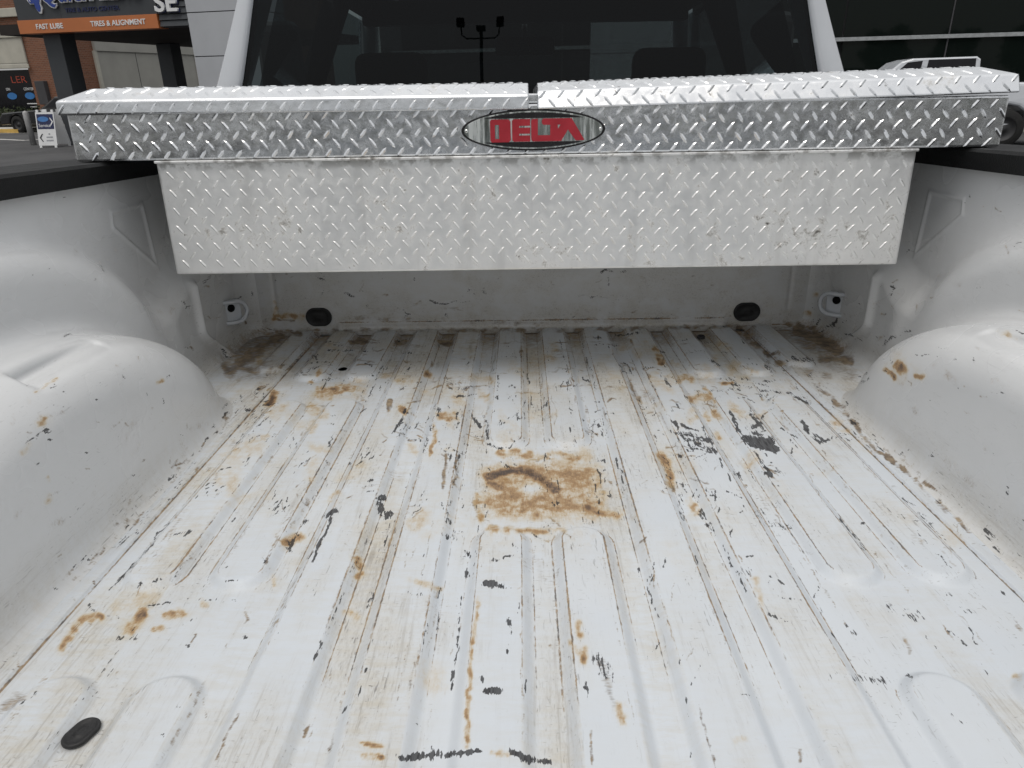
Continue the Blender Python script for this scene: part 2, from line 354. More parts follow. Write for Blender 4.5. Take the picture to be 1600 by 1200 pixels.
# (kind, strength, width, points...)
MK = [
 (B,.9,8,610,627,606,641),(K,.9,4,634,638,632,644,622,664,615,676),(U,.8,6,628,636,632,645),(K,.9,5,685,640,683,649),(U,.8,9,687,649,713,653),(K,.85,5,716,647,716,666),
 (K,.9,5,735,641,736,651,743,658,752,667),(K,.8,4,757,650,757,652),(K,.9,2.5,709,619,724,620),(K,.8,3,781,587,779,610,777,622),(K,.7,2,808,638,806,657),(K,.7,2,856,544,859,562),
 (K,.7,3,855,630,854,634),(K,.7,3,854,652,853,658),(K,.6,3,866,675,870,677),(K,.9,3,891,669,895,678),(K,.75,2,762,657,762,685),(K,.55,3,624,608,636,604),(B,.7,4,668,584,677,562),(U,.8,7,666,584,671,584),
 (B,.85,8,617,536,634,535),(B,.85,9,688,536,706,535),(B,.8,8,557,536,572,535),(K,.8,3,764,694,780,700,796,701,804,687),(U,.5,6,780,706,880,711),(K,.55,4,786,600,806,604),(B,.45,12,626,592,640,590),
 (K,.6,3,669,653,666,661),(U,.6,3,682,661,677,691,670,712),(K,.6,3,707,698,704,719),(K,.6,3,716,705,715,720),(U,.35,14,700,700,704,704),
 (U,.9,9,497,611,550,607),(U,.6,12,503,617,516,618),(U,.85,14,430,616,421,629),(B,.6,10,432,616,420,629),(B,.6,2,482,635,522,633),(K,.7,3,477,582,483,578),(U,.8,4,497,585,502,579),(U,.5,3,478,597,495,598),
 (B,.95,10,549,534,566,532),(K,.7,3,434,674,417,691),(U,.6,7,411,687,420,684),(K,.6,2.5,520,682,514,699),(K,.7,4,368,644,375,641),(K,.8,5,386,642,392,640),(K,.45,9,396,612,404,610),
 (K,.7,3,375,618,377,627),(K,.6,3,348,637,356,631),(K,.6,4,350,651,356,645),(K,.6,3,343,676,352,668),(B,.6,5,345,684,352,677),(B,.5,6,300,745,312,730),(K,.55,6,275,762,285,752),(K,.6,3,262,784,268,776),
 (K,.9,3,1055,660,1079,699),(K,.9,3,1057,661,1091,673),(K,.72,6,1064,675,1107,687),(K,.68,6,1072,685,1112,704),(K,.7,3,1079,699,1114,708),(K,.85,3.5,1100,668,1117,711),(K,.6,6,1080,678,1100,694),
 (K,.9,4,1137,641,1164,685),(K,.85,4,1164,685,1202,742),(K,.85,3.5,1167,640,1216,704),(K,1.15,13,1166,687,1206,690),(K,1.05,10,1172,692,1213,702),(K,.8,7,1168,667,1186,664,1195,680),(K,.6,7,1172,674,1192,680),
 (U,.35,22,1142,634,1158,648),(K,.85,6,1252,660,1278,692),(K,.8,3.5,1278,691,1293,687),(K,.7,5,1262,672,1286,690),(K,.7,2.5,1221,667,1247,685),(K,.6,2.5,1236,688,1250,703),(K,.8,2.6,1124,716,1143,751),(K,.7,4,1152,741,1158,748),
 (K,.7,4.5,1034,585,1048,603),(U,.8,6,1024,547,1034,566),(B,.6,6,1022,545,1034,568),(B,.75,4,984,530,996,561),(B,.7,3,1000,564,1017,590),(B,.6,9,984,595,1000,632),(B,.45,18,1004,614,1018,622),
 (U,.7,13,1031,711,1043,727,1050,752),(B,.8,7,1050,757,1053,765),(U,.7,7,1081,623,1086,624),(U,.7,6,1103,650,1108,653),(U,.8,8,1118,645,1124,650),(U,.5,12,1092,619,1106,622),(U,.6,6,1119,679,1123,682),(U,.6,3,1102,606,1117,628),
 (U,.6,10,1062,592,1078,592),(U,.7,4,1128,599,1140,599),(U,.5,4,1049,567,1063,574),(U,.5,5,1175,582,1184,583),
 (B,.95,26,1245,516,1290,538),(B,.9,30,1275,525,1310,548),(B,.75,22,1285,560,1330,562),(B,.8,14,1225,508,1270,512),(B,.9,11,1155,514,1185,542),(B,.8,10,1185,542,1216,568),(B,.45,16,1216,568,1300,590),
 (K,.6,4,1140,602,1174,606),(K,.65,4,1188,609,1233,616),(K,.7,4,1233,616,1266,630),(K,.7,5,1238,559,1269,564),(B,.8,7,1207,553,1216,551),(K,.6,3,1175,598,1210,594),(K,.6,3,1160,590,1200,602),(K,.55,4,1110,560,1124,570),
 (B,.6,8,1276,602,1296,618),(B,.7,9,1296,618,1316,637,1338,666),(B,.85,7,1335,665,1370,703,1421,742),(U,.4,8,1300,662,1322,672),(B,.45,6,1421,742,1470,790,1520,835),(K,.55,2.5,1320,664,1360,700),
 (U,.85,13,1404,572,1412,578),(U,.8,5,1382,578,1398,590),(K,.6,4,1381,577,1385,581),(U,.6,5,1433,588,1440,588),(K,.6,3,1380,538,1410,518,1424,516),(K,.7,1.4,1434,555,1458,555),(U,.4,6,1560,518,1586,528),(K,.5,3,1540,612,1570,616),
 (K,.7,3,1489,556,1492,564),(K,.5,4,1342,590,1352,584),(K,.5,3,1345,598,1358,590),
 (K,.98,9,513,806,524,797),(K,.9,3.5,517,810,503,843,487,877),(K,.62,8,453,857,477,813),(U,.6,22,446,846,470,838),(U,.7,8,519,780,526,774),(B,.75,3,407,893,433,840),(K,.95,9,595,778,601,778),
 (K,.75,9,592,788,597,803,610,806),(K,.95,10,606,806,612,802),(K,.7,2,610,820,600,850),(K,.9,7,697,812,703,815),(K,.75,4,701,817,700,843),(K,.42,18,700,832,716,838),(B,.8,5,697,712,693,763),(B,.75,5,713,712,709,755),
 (U,.50,80,780,745,915,747),(U,.50,80,778,783,920,788),(U,.48,90,790,765,905,768),(B,.30,70,775,750,900,755),(B,.28,70,775,785,905,792),(B,.34,34,880,740,915,800),(U,.95,20,763,745,800,736,824,738),(U,.98,18,817,735,850,752,870,764),(U,.7,20,765,755,790,765),(B,.55,16,780,748,826,738,860,758),(B,.6,10,742,785,752,812),(U,.5,14,745,775,752,815),
 (U,.5,8,762,827,883,831),(B,.38,7,770,822,890,828),(U,.55,18,875,770,935,800),(U,.6,12,890,790,965,806),(U,.55,8,780,712,905,716),(K,.5,6,862,788,872,785),(U,.5,16,780,795,850,802),(K,.4,10,905,812,930,822),
 (K,1.1,10,755,912,772,914),(K,.85,7,770,914,807,920),(K,.75,3,810,927,810,957),(K,.7,6,797,967,795,1017),(K,.8,7,727,888,730,900),(K,.55,11,722,864,730,868),(K,.85,3,752,1057,754,1063),(K,1.2,10,757,1080,779,1078),
 (K,.7,4,773,875,803,868),(K,.7,3,800,850,808,862),(K,.58,6,633,927,660,927),(K,.62,8,577,947,585,920),(K,.7,2.5,480,872,490,860),(U,.6,14,559,872,562,900),(B,.45,10,559,876,561,900),(K,.65,4,490,1033,510,987),
 (K,.6,3,580,1000,572,1040,560,1087),(K,.65,2.5,667,973,657,1017),(U,.6,4,747,933,737,1017,733,1093),(U,.35,18,540,958,556,962),(B,.5,4,646,1036,640,1090),(U,.45,7,690,920,640,905),(K,.6,4,530,1125,545,1102),
 (K,.72,4,963,717,977,760),(K,.5,12,1063,773,1067,810),(K,.55,11,1095,798,1113,833),(U,.5,14,1075,780,1090,800),(K,.5,10,1183,800,1195,806),(K,.5,9,1196,818,1233,826),(K,.48,12,1212,738,1228,744),(K,.7,2.6,1007,900,1020,947,1030,963),
 (K,.6,2.6,1130,853,1170,933),(K,.75,4,1313,810,1330,830),(K,.7,2.5,1330,830,1353,860),(K,.47,26,936,1028,948,1060),(B,.5,20,940,1035,960,1100),(U,.7,7,966,1100,971,1128),(U,.65,8,903,973,913,1033),(B,.5,5,905,985,912,1040),
 (K,.7,5,913,1066,917,1102),(B,.6,4,922,1143,925,1196),(K,.95,7,627,1186,687,1178),(K,.9,13,640,1184,690,1178),(K,.95,8,700,1180,722,1176),(K,.9,6,722,1176,747,1174),(K,.95,9,800,1176,826,1188),(K,.85,9,822,1186,862,1190),(U,.6,5,770,1176,795,1177),
 (U,.75,6,567,1181,597,1184),(U,.6,4,565,1160,600,1166),(U,.65,4.5,732,1080,730,1165),(K,.5,14,622,1182,640,1186),(K,.55,3,650,1130,664,1140,678,1190),(K,.5,3,1072,1090,1082,1190),
 (U,.75,9,97,1010,113,987,130,967,155,963),(U,.85,11,203,985,226,955),(K,.5,8,187,997,213,995),(U,.75,6,257,962,287,960),(U,.7,5,243,982,254,982),(K,.75,2.6,233,945,270,942),(K,.6,1.8,290,937,367,937),(U,.5,9,317,940,323,946),
 (K,.7,3.5,240,910,257,905),(K,.7,4,218,914,223,912),(K,.75,2.6,350,907,370,907),(U,.6,6,427,902,428,912),(K,.55,8,183,850,213,830),(K,.6,3,267,837,300,827),(K,.5,5,288,838,300,827),(K,.45,5,107,893,137,873),
 (U,.3,12,52,934,54,948),(B,.5,34,2,1108,30,1090),(K,.6,3,33,1100,57,1083),(B,.6,4,377,1107,353,1150,333,1193),(K,.8,4,252,1149,255,1149),(K,.6,4,278,1106,283,1108),(K,.6,3,428,1000,437,982),(B,.6,5,515,1172,522,1148),
 (U,.7,7,62,663,71,658),(K,.8,7,68,674,76,674),(K,.75,3,72,687,81,687),(U,.5,5,74,783,80,776),(B,.6,6,78,778,90,770),(U,.6,4,74,747,76,750),(K,.6,1.8,130,715,135,707),(K,.7,2.2,229,611,230,618),(K,.7,2.5,254,624,256,630),(U,.6,3.5,244,601,255,594),(K,.6,2,255,593,263,587),
 (K,.35,14,40,692,58,682),(U,.35,7,34,706,46,696),(U,.5,1.8,55,613,72,600,91,590),(K,.35,1.8,57,622,90,634,119,641),(K,.5,2.5,108,807,130,786),(K,.5,2,200,750,210,742),
 (K,.9,6,1421,1055,1426,1061),(K,.8,4,1348,817,1352,817),(K,.55,6,1437,803,1477,843),(K,.7,5,1564,925,1570,929),(B,.45,8,1415,998,1420,1018),(K,.4,6,1488,1118,1510,1132),(B,.6,6,1249,1172,1252,1190),(B,.6,4,1090,1100,1105,1150,1117,1197),
 (U,.5,7,1585,1056,1592,1058),(B,.4,4,1470,860,1497,888,1498,896),(K,.4,14,1320,980,1336,990),(K,.35,16,1390,950,1440,965),(K,.4,12,1300,1055,1390,1065),(K,.5,2.5,1198,958,1230,970),(K,.35,10,1480,930,1520,960),
 (U,.4,9,1148,1158,1160,1152),(U,.3,16,1180,905,1190,950),(U,.3,14,890,1000,905,1020),
 # front panel
 (B,.9,3.5,387,491,380,497,382,505),(U,.8,4,429,474,431,486,428,499),(B,.8,3,430,499,460,501),(U,.6,5,436,492,472,496),(K,.6,2.5,392,457,392,465),(K,.7,2,403,457,409,458),(K,.8,2.5,672,471,687,473),(K,.7,2,687,473,734,472),(K,.7,4,540,459,552,462),(K,.7,3,497,434,508,437),
 (B,.40,9,545,496,840,506),(B,.35,7,840,502,1140,494),(B,.3,9,590,483,620,483),(B,.35,8,830,480,880,482),(B,.3,8,690,480,720,484),(K,.5,1.6,895,463,985,464),(K,.7,3,940,424,955,424),(K,.7,3,970,423,980,424),(K,.6,2.5,949,432,949,446),(K,.5,2,755,450,758,460),
 (U,.7,4,1256,489,1264,489),(K,.7,3,1271,476,1272,482),(K,.7,3,1281,474,1282,482),(U,.5,4,1272,464,1278,462),(K,.7,3,1268,500,1282,494),(K,.7,2.5,1275,506,1284,496),(K,.7,3,1284,520,1302,506),(K,.7,3,1288,512,1308,500),(K,.6,3,1310,512,1320,502),(K,.6,3,1322,520,1345,534),
 (B,.55,10,420,518,470,521),(B,.5,7,480,517,900,515),(B,.55,7,900,515,1180,510),(B,.8,26,440,527,385,556),(B,.75,30,410,545,360,580),(B,.5,36,420,560,400,580),(B,.8,14,430,528,395,546),(B,.75,18,400,540,372,566),(B,.6,34,1250,528,1310,560),(B,.45,36,1290,560,1330,585),(B,.65,22,352,572,390,578),(B,.4,20,372,592,420,585),(K,.7,3,345,545,352,556,362,560),(U,.3,14,420,545,400,570),
 (K,.8,4,1394,445,1400,450),(K,.5,2,1396,452,1390,470),(K,.5,2.5,305,500,309,512),(K,.5,2.5,312,520,318,530),(K,.5,2.5,283,472,290,478),
]
_lat = np.random.default_rng(11).random((512, 512)).astype(np.float32)
def vnoise(x, y, sc, ox=0):
    u, v = x / sc + 100 + ox, y / sc + 100 + ox * 1.7
    i, j = np.floor(u).astype(int), np.floor(v).astype(int); a, b = u - i, v - j
    a = a * a * (3 - 2 * a); b = b * b * (3 - 2 * b)
    g = lambda p, q: _lat[p % 512, q % 512]
    return (g(i, j) * (1 - a) + g(i + 1, j) * a) * (1 - b) + (g(i, j + 1) * (1 - a) + g(i + 1, j + 1) * a) * b
def to_px(x, y, z=.004):
    q = pix(np.array([x, y, z])); return float(q[0]), float(q[1])
# small wear everywhere: dashes along the rib edges, loose flecks, faint rust and dirt patches
_r = random.Random(5)
def wear(kind, st, wm, pts):
    pp = []
    for x, y in pts: pp += list(to_px(x, y))
    y = max(pts[0][1], .25); MK.append((kind, st, max(1.6, wm * FPX / math.hypot(y, CAM_H)), *pp))
RIBX = [s_ * c_ + e_ for s_ in (-1, 1) for c_ in (.057, .170, .284, .397, .512) for e_ in (-.030, .030, -.042, .042)]
for _ in range(260):
    x = _r.choice(RIBX) + _r.gauss(0, .003); y = _r.triangular(.35, 1.86, 1.35); l = _r.choice((.015, .03, .05, .09, .16)) * _r.uniform(.6, 1.4)
    k, st = _r.choice(((0, .55), (0, .42), (2, .48), (2, .42), (2, .38), (2, .32), (2, .28)))
    if x > .1 and y < .9 and _r.random() < .5: continue
    wear(k, st * _r.uniform(.8, 1.2), _r.uniform(.0015, .0045), [(x, y), (x + _r.gauss(0, .002), y + l * .5), (x + _r.gauss(0, .003), y + l)])
for _ in range(210):
    x = _r.uniform(-.60, .60); y = _r.triangular(.4, 1.86, 1.4); a_ = _r.gauss(1.57, .9); l = _r.uniform(.004, .03)
    if x > .1 and y < .9 and _r.random() < .5: continue
    wear(_r.choice((0, 0, 2, 2)), _r.uniform(.42, .75), _r.uniform(.0013, .003), [(x, y), (x + math.cos(a_) * l, y + math.sin(a_) * l)])
for _ in range(120):
    x = _r.uniform(-.58, .58); y = _r.triangular(.4, 1.85, 1.5); l = _r.uniform(.01, .06)
    if x > .15 and y < .95 and _r.random() < .7: continue
    wear(_r.choice((1, 1, 2)), _r.uniform(.14, .30), _r.uniform(.02, .06), [(x, y), (x + _r.gauss(0, .03), y + l)])
for _ in range(70):                    # drag marks across the front of the bed
    x = _r.uniform(-.56, .52); y = _r.uniform(1.40, 1.83); l = _r.uniform(.03, .09)
    wear(_r.choice((2, 2, 0)), _r.uniform(.35, .55), _r.uniform(.002, .005), [(x, y), (x + l, y + _r.gauss(0, .008))])
for _ in range(60):
    x = _r.uniform(-.58, .55); y = _r.triangular(.45, 1.8, 1.2); a_ = _r.gauss(1.57, .5)
    if x > .1 and y < .9 and _r.random() < .4: continue
    for _k in range(_r.randint(4, 9)):
        l = _r.uniform(.008, .04); xx, yy_ = x + _r.gauss(0, .012), y + _r.gauss(0, .022); b_ = a_ + _r.gauss(0, .15)
        wear(_r.choice((0, 0, 2)), _r.uniform(.45, .75), .0014, [(xx, yy_), (xx + math.cos(b_) * l, yy_ + math.sin(b_) * l)])
for _ in range(150):                   # long fine drag lines
    x = _r.choice(RIBX) + _r.gauss(0, .010); y = _r.uniform(.4, 1.6); l = _r.uniform(.08, .4)
    wear(_r.choice((0, 2, 2, 2)), _r.uniform(.30, .52), .0013, [(x, y), (x + _r.gauss(0, .002), y + l * .5), (x + _r.gauss(0, .003), min(y + l, 1.86))])
for s_ in (-1, 1):
    for _ in range(70):                # scuffs along the seams
        y = _r.uniform(.75, 1.6); x = s_ * (.60 + abs(_r.gauss(0, .015))); l = _r.uniform(.008, .04)
        wear(_r.choice((0, 2, 2)), _r.uniform(.42, .72), _r.uniform(.0015, .005), [(x, y), (x + _r.gauss(0, .004), y + l)])
for x0, x1, y0, y1, n_ in ((10, 330, 540, 960, 70), (1360, 1600, 520, 860, 60), (20, 250, 300, 540, 22), (1400, 1600, 300, 500, 18), (370, 1300, 428, 500, 46), (285, 370, 440, 560, 16), (1300, 1400, 440, 560, 16)):
    for _ in range(n_):
        x = _r.uniform(x0, x1); y = _r.uniform(y0, y1); a_ = _r.uniform(0, 6.28); l = _r.uniform(2, 16)
        MK.append((_r.choice((0, 0, 2, 2)), _r.uniform(.3, .58), _r.uniform(1.4, 3.2), x, y, x + math.cos(a_) * l, y + math.sin(a_) * l))
    for _ in range(n_ // 4):
        x = _r.uniform(x0, x1); y = _r.uniform(y0, y1); a_ = _r.gauss(2.3 if x < 800 else .8, .4); l = _r.uniform(10, 50)
        MK.append((2, _r.uniform(.22, .32), _r.uniform(8, 26), x, y, x + math.cos(a_) * l, y + math.sin(a_) * l))
def marks(px, py):
    out = np.zeros(px.shape + (3,), np.float32)
    wx = px + 5.0 * (vnoise(px, py, 13, 3) - .5) + 3.6 * (vnoise(px, py, 5.5, 9) - .5)
    wy = py + 4.0 * (vnoise(px, py, 12, 21) - .5) + 3.0 * (vnoise(px, py, 5, 31) - .5)
    brk = (.30 + 1.1 * vnoise(px, py, 9, 41) + .35 * (vnoise(px, py, 4, 51) - .5)).reshape(-1)
    fx, fy = wx.reshape(-1), wy.reshape(-1); flat = out.reshape(-1, 3)
    order = np.argsort(fy, kind='stable'); sy = fy[order]
    for m in MK:
        k, st, wd = m[:3]; p = np.array(m[3:], float).reshape(-1, 2)
        if k == U and wd < 14: wd, st = wd * 1.75, st * .78        # rust bleeds softly into the paint
        h = wd * .5; halo = 4.0 if k == U else (2.2 if k == B else 1.5); mg = h * halo + 3
        i0, i1 = np.searchsorted(sy, [p[:, 1].min() - mg, p[:, 1].max() + mg])
        ids = order[i0:i1]
        ids = ids[(fx[ids] > p[:, 0].min() - mg) & (fx[ids] < p[:, 0].max() + mg)]
        if not len(ids): continue
        X, Y = fx[ids], fy[ids]; d = np.full(len(ids), 1e9)
        for a, b in zip(p[:-1], p[1:]):
            e = b - a; L = max(e @ e, 1e-9); t = np.clip(((X - a[0]) * e[0] + (Y - a[1]) * e[1]) / L, 0, 1)
            d = np.minimum(d, np.hypot(X - a[0] - t * e[0], Y - a[1] - t * e[1]))
        soft = 1.6 if wd < 20 else 1.25
        v = st * (1 - sstep(h * (.35 if wd < 12 else .1), h * soft + .8, d))
        if st < .93: v = v * (np.clip(brk[ids], .25, 1.25) if wd < 20 else np.clip(.75 + .3 * brk[ids], .8, 1.15))
        if k == U: v = np.maximum(v, .34 * st * (1 - sstep(h * .6, h * halo + 2, d)) * np.clip(brk[ids] * 1.2 - .2, 0, 1))
        if k == B: v = np.maximum(v, .45 * st * (1 - sstep(h * .6, h * halo + 2, d)) * np.clip(brk[ids] * 1.2 - .2, 0, 1))
        flat[ids, k] = np.maximum(flat[ids, k], v)
    pale = np.exp(-(((fx - 829) / 15) ** 2 + ((fy - 764) / 9) ** 2)) + .6 * np.exp(-(((fx - 772) / 18) ** 2 + ((fy - 722) / 8) ** 2))
    flat *= (1 - .9 * np.clip(pale, 0, 1))[:, None]
    return out

# ================================================================== SETTING
def flat(name, x0, x1, y0, y1, z, mat, kind='structure'):
    return pyobj(name, [(x0, y0, z), (x1, y0, z), (x1, y1, z), (x0, y1, z)], [(0, 1, 2, 3)], mat, None, False, kind)
flat('ground', -600, 600, -600, 600, 0, M_asph)
M_white = simple('white_road_paint', (.62, .62, .60), .7, 0, .3, .2, 3)
M_yellow = simple('yellow_kerb_paint', (.50, .33, .09), .7, 0, .3, .2, 2)
M_conc = simple('pale_concrete', (.42, .41, .38), .85, 0, .3, .15, 1.2, .2, 30)
def strip(name, a, b, wd, z, mat):
    a, b = Vector((*a, z)), Vector((*b, z)); d = (b - a).normalized(); n_ = Vector((-d.y, d.x, 0)) * wd / 2
    return pyobj(name, [a + n_, a - n_, b - n_, b + n_], [(0, 1, 2, 3)], mat, None, False, 'structure')
strip('parking_line', (-24, 29.9), (-17.1, 25.7), .16, .004, M_white)
strip('parking_line', (-17.1, 25.7), (-15.2, 30.6), .16, .008, M_white)
strip('parking_line', (-24, 31.0), (-15, 30.1), .14, .004, M_white)
for i in range(5): strip('parking_line', (12.6 + i * .9, 18.3 + i * 1.05), (22 + i * .9, 15.9 + i * 1.05), .12, .004, M_white)
BA = R(14.5)
Y0 = 28.0
BM = Matrix.Translation((0, Y0, 0)) @ Matrix.Rotation(-BA, 4, 'Z')     # building frame: x along the fronts, y back
k_ = box('kerb', -40, -20.6, -2.6, -2.35, 0, .15, M_yellow, None, .02); k_.matrix_world = BM; k_['kind'] = 'structure'
k_ = box('pavement', -40, -20.6, -2.348, 1.6, 0, .14, M_conc); k_.matrix_world = BM; k_['kind'] = 'structure'
k_ = box('kerb', -5, 40, -2.4, -2.2, 0, .15, M_conc, None, .02); k_.matrix_world = BM; k_['kind'] = 'structure'
k_ = box('pavement', -5, 40, -2.198, 0.2, 0, .14, M_conc); k_.matrix_world = BM; k_['kind'] = 'structure'

# ---- showroom with dark glass front
M_sglass = N('showroom_glass'); M_sglass.bsdf((.006, .009, .008), .03, 0, .16, M_sglass.bump(M_sglass.noise(M_sglass.coord(), .6, 2), .02, .05)); M_sglass = M_sglass.m
M_mull = simple('silver_mullion', (.42, .44, .45), .4, .6, .5)
M_panel = simple('pale_grey_cladding', (.44, .455, .48), .42, .2, .5, .05, .8)
M_joint = simple('dark_joint', (.05, .05, .055), .8)
show = empty('showroom_building', BM, 'long showroom front of dark glass panes with thin silver rails', 'building')
box('wall', -5.5, 40, .25, 14, 0, 7.6, M_joint, show)
for i, u in enumerate(np.arange(-4.6, 38, 3.05)):
    for z0, z1 in ((.15, 2.6), (2.74, 5.2), (5.34, 7.5)):
        box('pane', u + .03, u + 3.02, .10, .13, z0, z1, M_sglass, show)
    if i % 2 == 0: box('mullion', u - .02, u + .02, .085, .24, .14, 7.5, M_joint, show)
for z in (2.6, 5.2): box('rail', -5, 40, .02, .24, z + .005, z + .115, M_mull, show)
box('fascia', -5.5, 40, -.4, .2, 7.52, 8.6, M_panel, show)
def tower(label, u0, u1, v0, v1, zs, h):
    t = empty('clad_tower', BM @ Matrix.Translation((u0, v0, 0)), label, 'tower')
    W, D = u1 - u0, v1 - v0
    box('core', .02, W - .02, .02, D - .02, 0, h - .03, M_joint, t)
    z = [0] + zs + [h]
    for a, b in zip(z[:-1], z[1:]): box('panel', 0, W, 0, D, a + .012, b - .012, M_panel, t, .006)
    return t
tower('pale grey panel-clad tower beside the dark louvred sign end', -7.12, -5.05, -8.5, -7.0, [1.2, 2.36, 3.44, 4.55], 6.5)
tower('pale grey panel-clad entrance portal seen through the cab glass', 2.6, 5.6, -.5, .24, [1.25, 2.42, 3.6, 4.8], 7.2)

# ---- service canopy with signs
M_fascia = simple('charcoal_cladding', (.055, .06, .066), .5, .2, .4, .08, 1.5)
M_orange = simple('orange_sign_face', (.46, .155, .055), .45, 0, .4, .06, 1)
M_blue = simple('blue_sign_face', (.02, .05, .26), .35, 0, .5, .1, 6)
M_navy = simple('navy_sign_face', (.012, .018, .07), .4, 0, .5, .1, 6)
M_letter = simple('white_lettering', (.72, .73, .74), .4, 0, .5, .04)
M_soffit = simple('dark_soffit', (.03, .026, .024), .8, 0, .2, .2, 1)
CV = -8.5
can = empty('service_canopy', BM @ Matrix.Translation((-12.85, CV, 0)), 'charcoal drive-in canopy with an orange strip of white lettering on grey posts', 'canopy')
L = 12.85 - 8.06
box('fascia', 0, L, 0, .35, 3.452, 5.6, M_fascia, can)
for u in (1.55, 3.2): box('cladding_joint', u - .008, u + .008, -.003, .05, 3.46, 5.59, M_joint, can)
box('orange_strip', -.02, L, -.04, .35, 3.10, 3.45, M_orange, can, .005)
text('lettering', 'FAST LUBE', .19, (.62, -.046, 3.205), M_letter, can, .006, width=.95, bold=.003)
text('lettering', 'TIRES & ALIGNMENT', .19, (2.55, -.046, 3.215), M_letter, can, .006, width=1.85, bold=.003)
for dx_, dz_ in ((-.022, -.022), (.022, .022), (.022, -.022)): text('lettering_outline', 'Quick Lane', .95, (1.02 + dx_, -.06 + dx_ * .1 + dz_ * .05, 3.86 + dz_), M_letter, can, .015, .25, 3.3)
text('lettering', 'Quick Lane', .95, (1.02, -.085, 3.86), M_blue, can, .008, .25, 3.3)
text('lettering', 'TIRE & AUTO CENTER', .15, (1.75, -.012, 3.60), M_navy, can, .008, width=1.85, bold=.004)
def mirror_poly(p): return p
em = [(.45, 4.5), (.52, 3.98), (.62, 3.84), (.78, 3.84), (.80, 3.70), (.88, 3.60), (.94, 3.60), (1.0, 3.72), (.98, 3.84), (1.05, 3.98), (1.1, 4.5)]
cx_ = .78
extrude('emblem_rim', em, -.05, -.008, M_letter, can, 'Y')
extrude('emblem', [(cx_ + (a - cx_) * .86, 4.05 + (b - 4.05) * .90) for a, b in em], -.07, -.051, M_blue, can, 'Y')
for q in range(2): extrude('emblem_stripe', [(.50 + q * .07, 4.4), (.59 + q * .07, 3.9), (.61 + q * .07, 3.9), (.52 + q * .07, 4.4)], -.08, -.071, M_letter, can, 'Y')
# louvred end carrying the big white letters
box('louvre_backing', L + .03, 5.72, .10, .35, 3.12, 5.6, M_joint, can)
for i in range(16):
    z = 3.14 + i * .155
    extrude('louvre_board', [(-.01, z), (.10, z + .02), (.10, z + .14), (.03, z + .14)], L + .03, 5.72, M_fascia, can, 'X')
text('lettering', 'SE', .62, (L + .0, -.06, 3.50), M_letter, can, .04, width=.72, bold=.012)
text('lettering_edge', 'SE', .62, (L + .02, -.015, 3.485), M_navy, can, .02, width=.73, bold=.02)
box('soffit', -1.2, 5.7, .36, 11, 3.12, 3.4, M_soffit, can)
for (x, y) in ((.42, .3), (-.55, 6.2)):
    box('post', x, x + .62, y, y + .55, 0, 3.115, M_fascia, can, .01)

# ---- brick service building: side wall with big doors, shop front
M_door = simple('grey_service_door', (.33, .325, .295), .55, 0, .4, .06, 1.2)
M_trim = simple('cream_stone_trim', (.44, .425, .37), .7, 0, .3, .08, 1.5)
M_shop = simple('dark_shop_glass', (.008, .008, .010), .1, 0, .25)
M_poster_r = simple('red_poster_print', (.40, .06, .03), .5); M_poster_b = simple('blue_poster_print', (.03, .16, .42), .4)
SB = BM @ Matrix.Translation((-22.0, 1.5, 0)) @ Matrix.Rotation(R(-2.5), 4, 'Z')
bb = empty('brick_building', SB, 'red brick service building with grey bay doors and a cream-framed shop front', 'building')
box('wall', -.5, 0, 0, 24, 0, 7.5, M_brick, bb)                      # side wall, faces +x
box('wall', -16, -.502, 0, .4, 3.9, 7.5, M_brick, bb)
box('wall', -1.75, -.502, 0, .4, 0, 3.898, M_brick, bb)
box('wall', -16, -9, 0, .4, 0, 3.898, M_brick, bb)
box('stone_band', -16, -1.3, -.16, 0, 4.65, 5.0, M_trim, bb, .03)
box('sign_panel', -16, -1.62, -.10, -.003, 2.75, 3.85, M_trim, bb, .04)
box('panel_frame', -16, -1.5, -.16, -.104, 3.82, 4.05, M_trim, bb, .03)
box('panel_frame', -16, -1.5, -.16, -.104, 2.55, 2.74, M_trim, bb, .03)
box('shop_window', -9, -1.754, .18, .25, .35, 2.5, M_shop, bb)
box('shop_sill', -9, -1.754, .12, .4, 0, .345, M_brick, bb)
text('poster_lettering', 'LER', .42, (-3.2, .17, 1.95), M_poster_r, bb, .004, width=.95)
for x, s in ((-2.55, 'CENTER'), (-3.65, 'ON')):
    text('poster_lettering', s, .17, (x, .17, 1.62), M_letter, bb, .004)
    extrude('poster_oval', [(x + .28 + .30 * math.cos(t), 1.38 + .15 * math.sin(t)) for t in np.linspace(0, 2 * math.pi, 20, endpoint=False)], .165, .176, M_poster_b, bb, 'Y')
box('poster_line', -2.55, -1.9, .165, .176, 1.02, 1.06, M_letter, bb); box('poster_line', -2.4, -2.0, .165, .176, .88, .91, M_letter, bb)
box('window_opening', .001, .03, .35, 1.05, 2.9, 3.8, M_shop, bb)
box('meter_box', -1.35, -.8, -.22, -.002, 1.0, 2.0, M_joint, bb, .02)
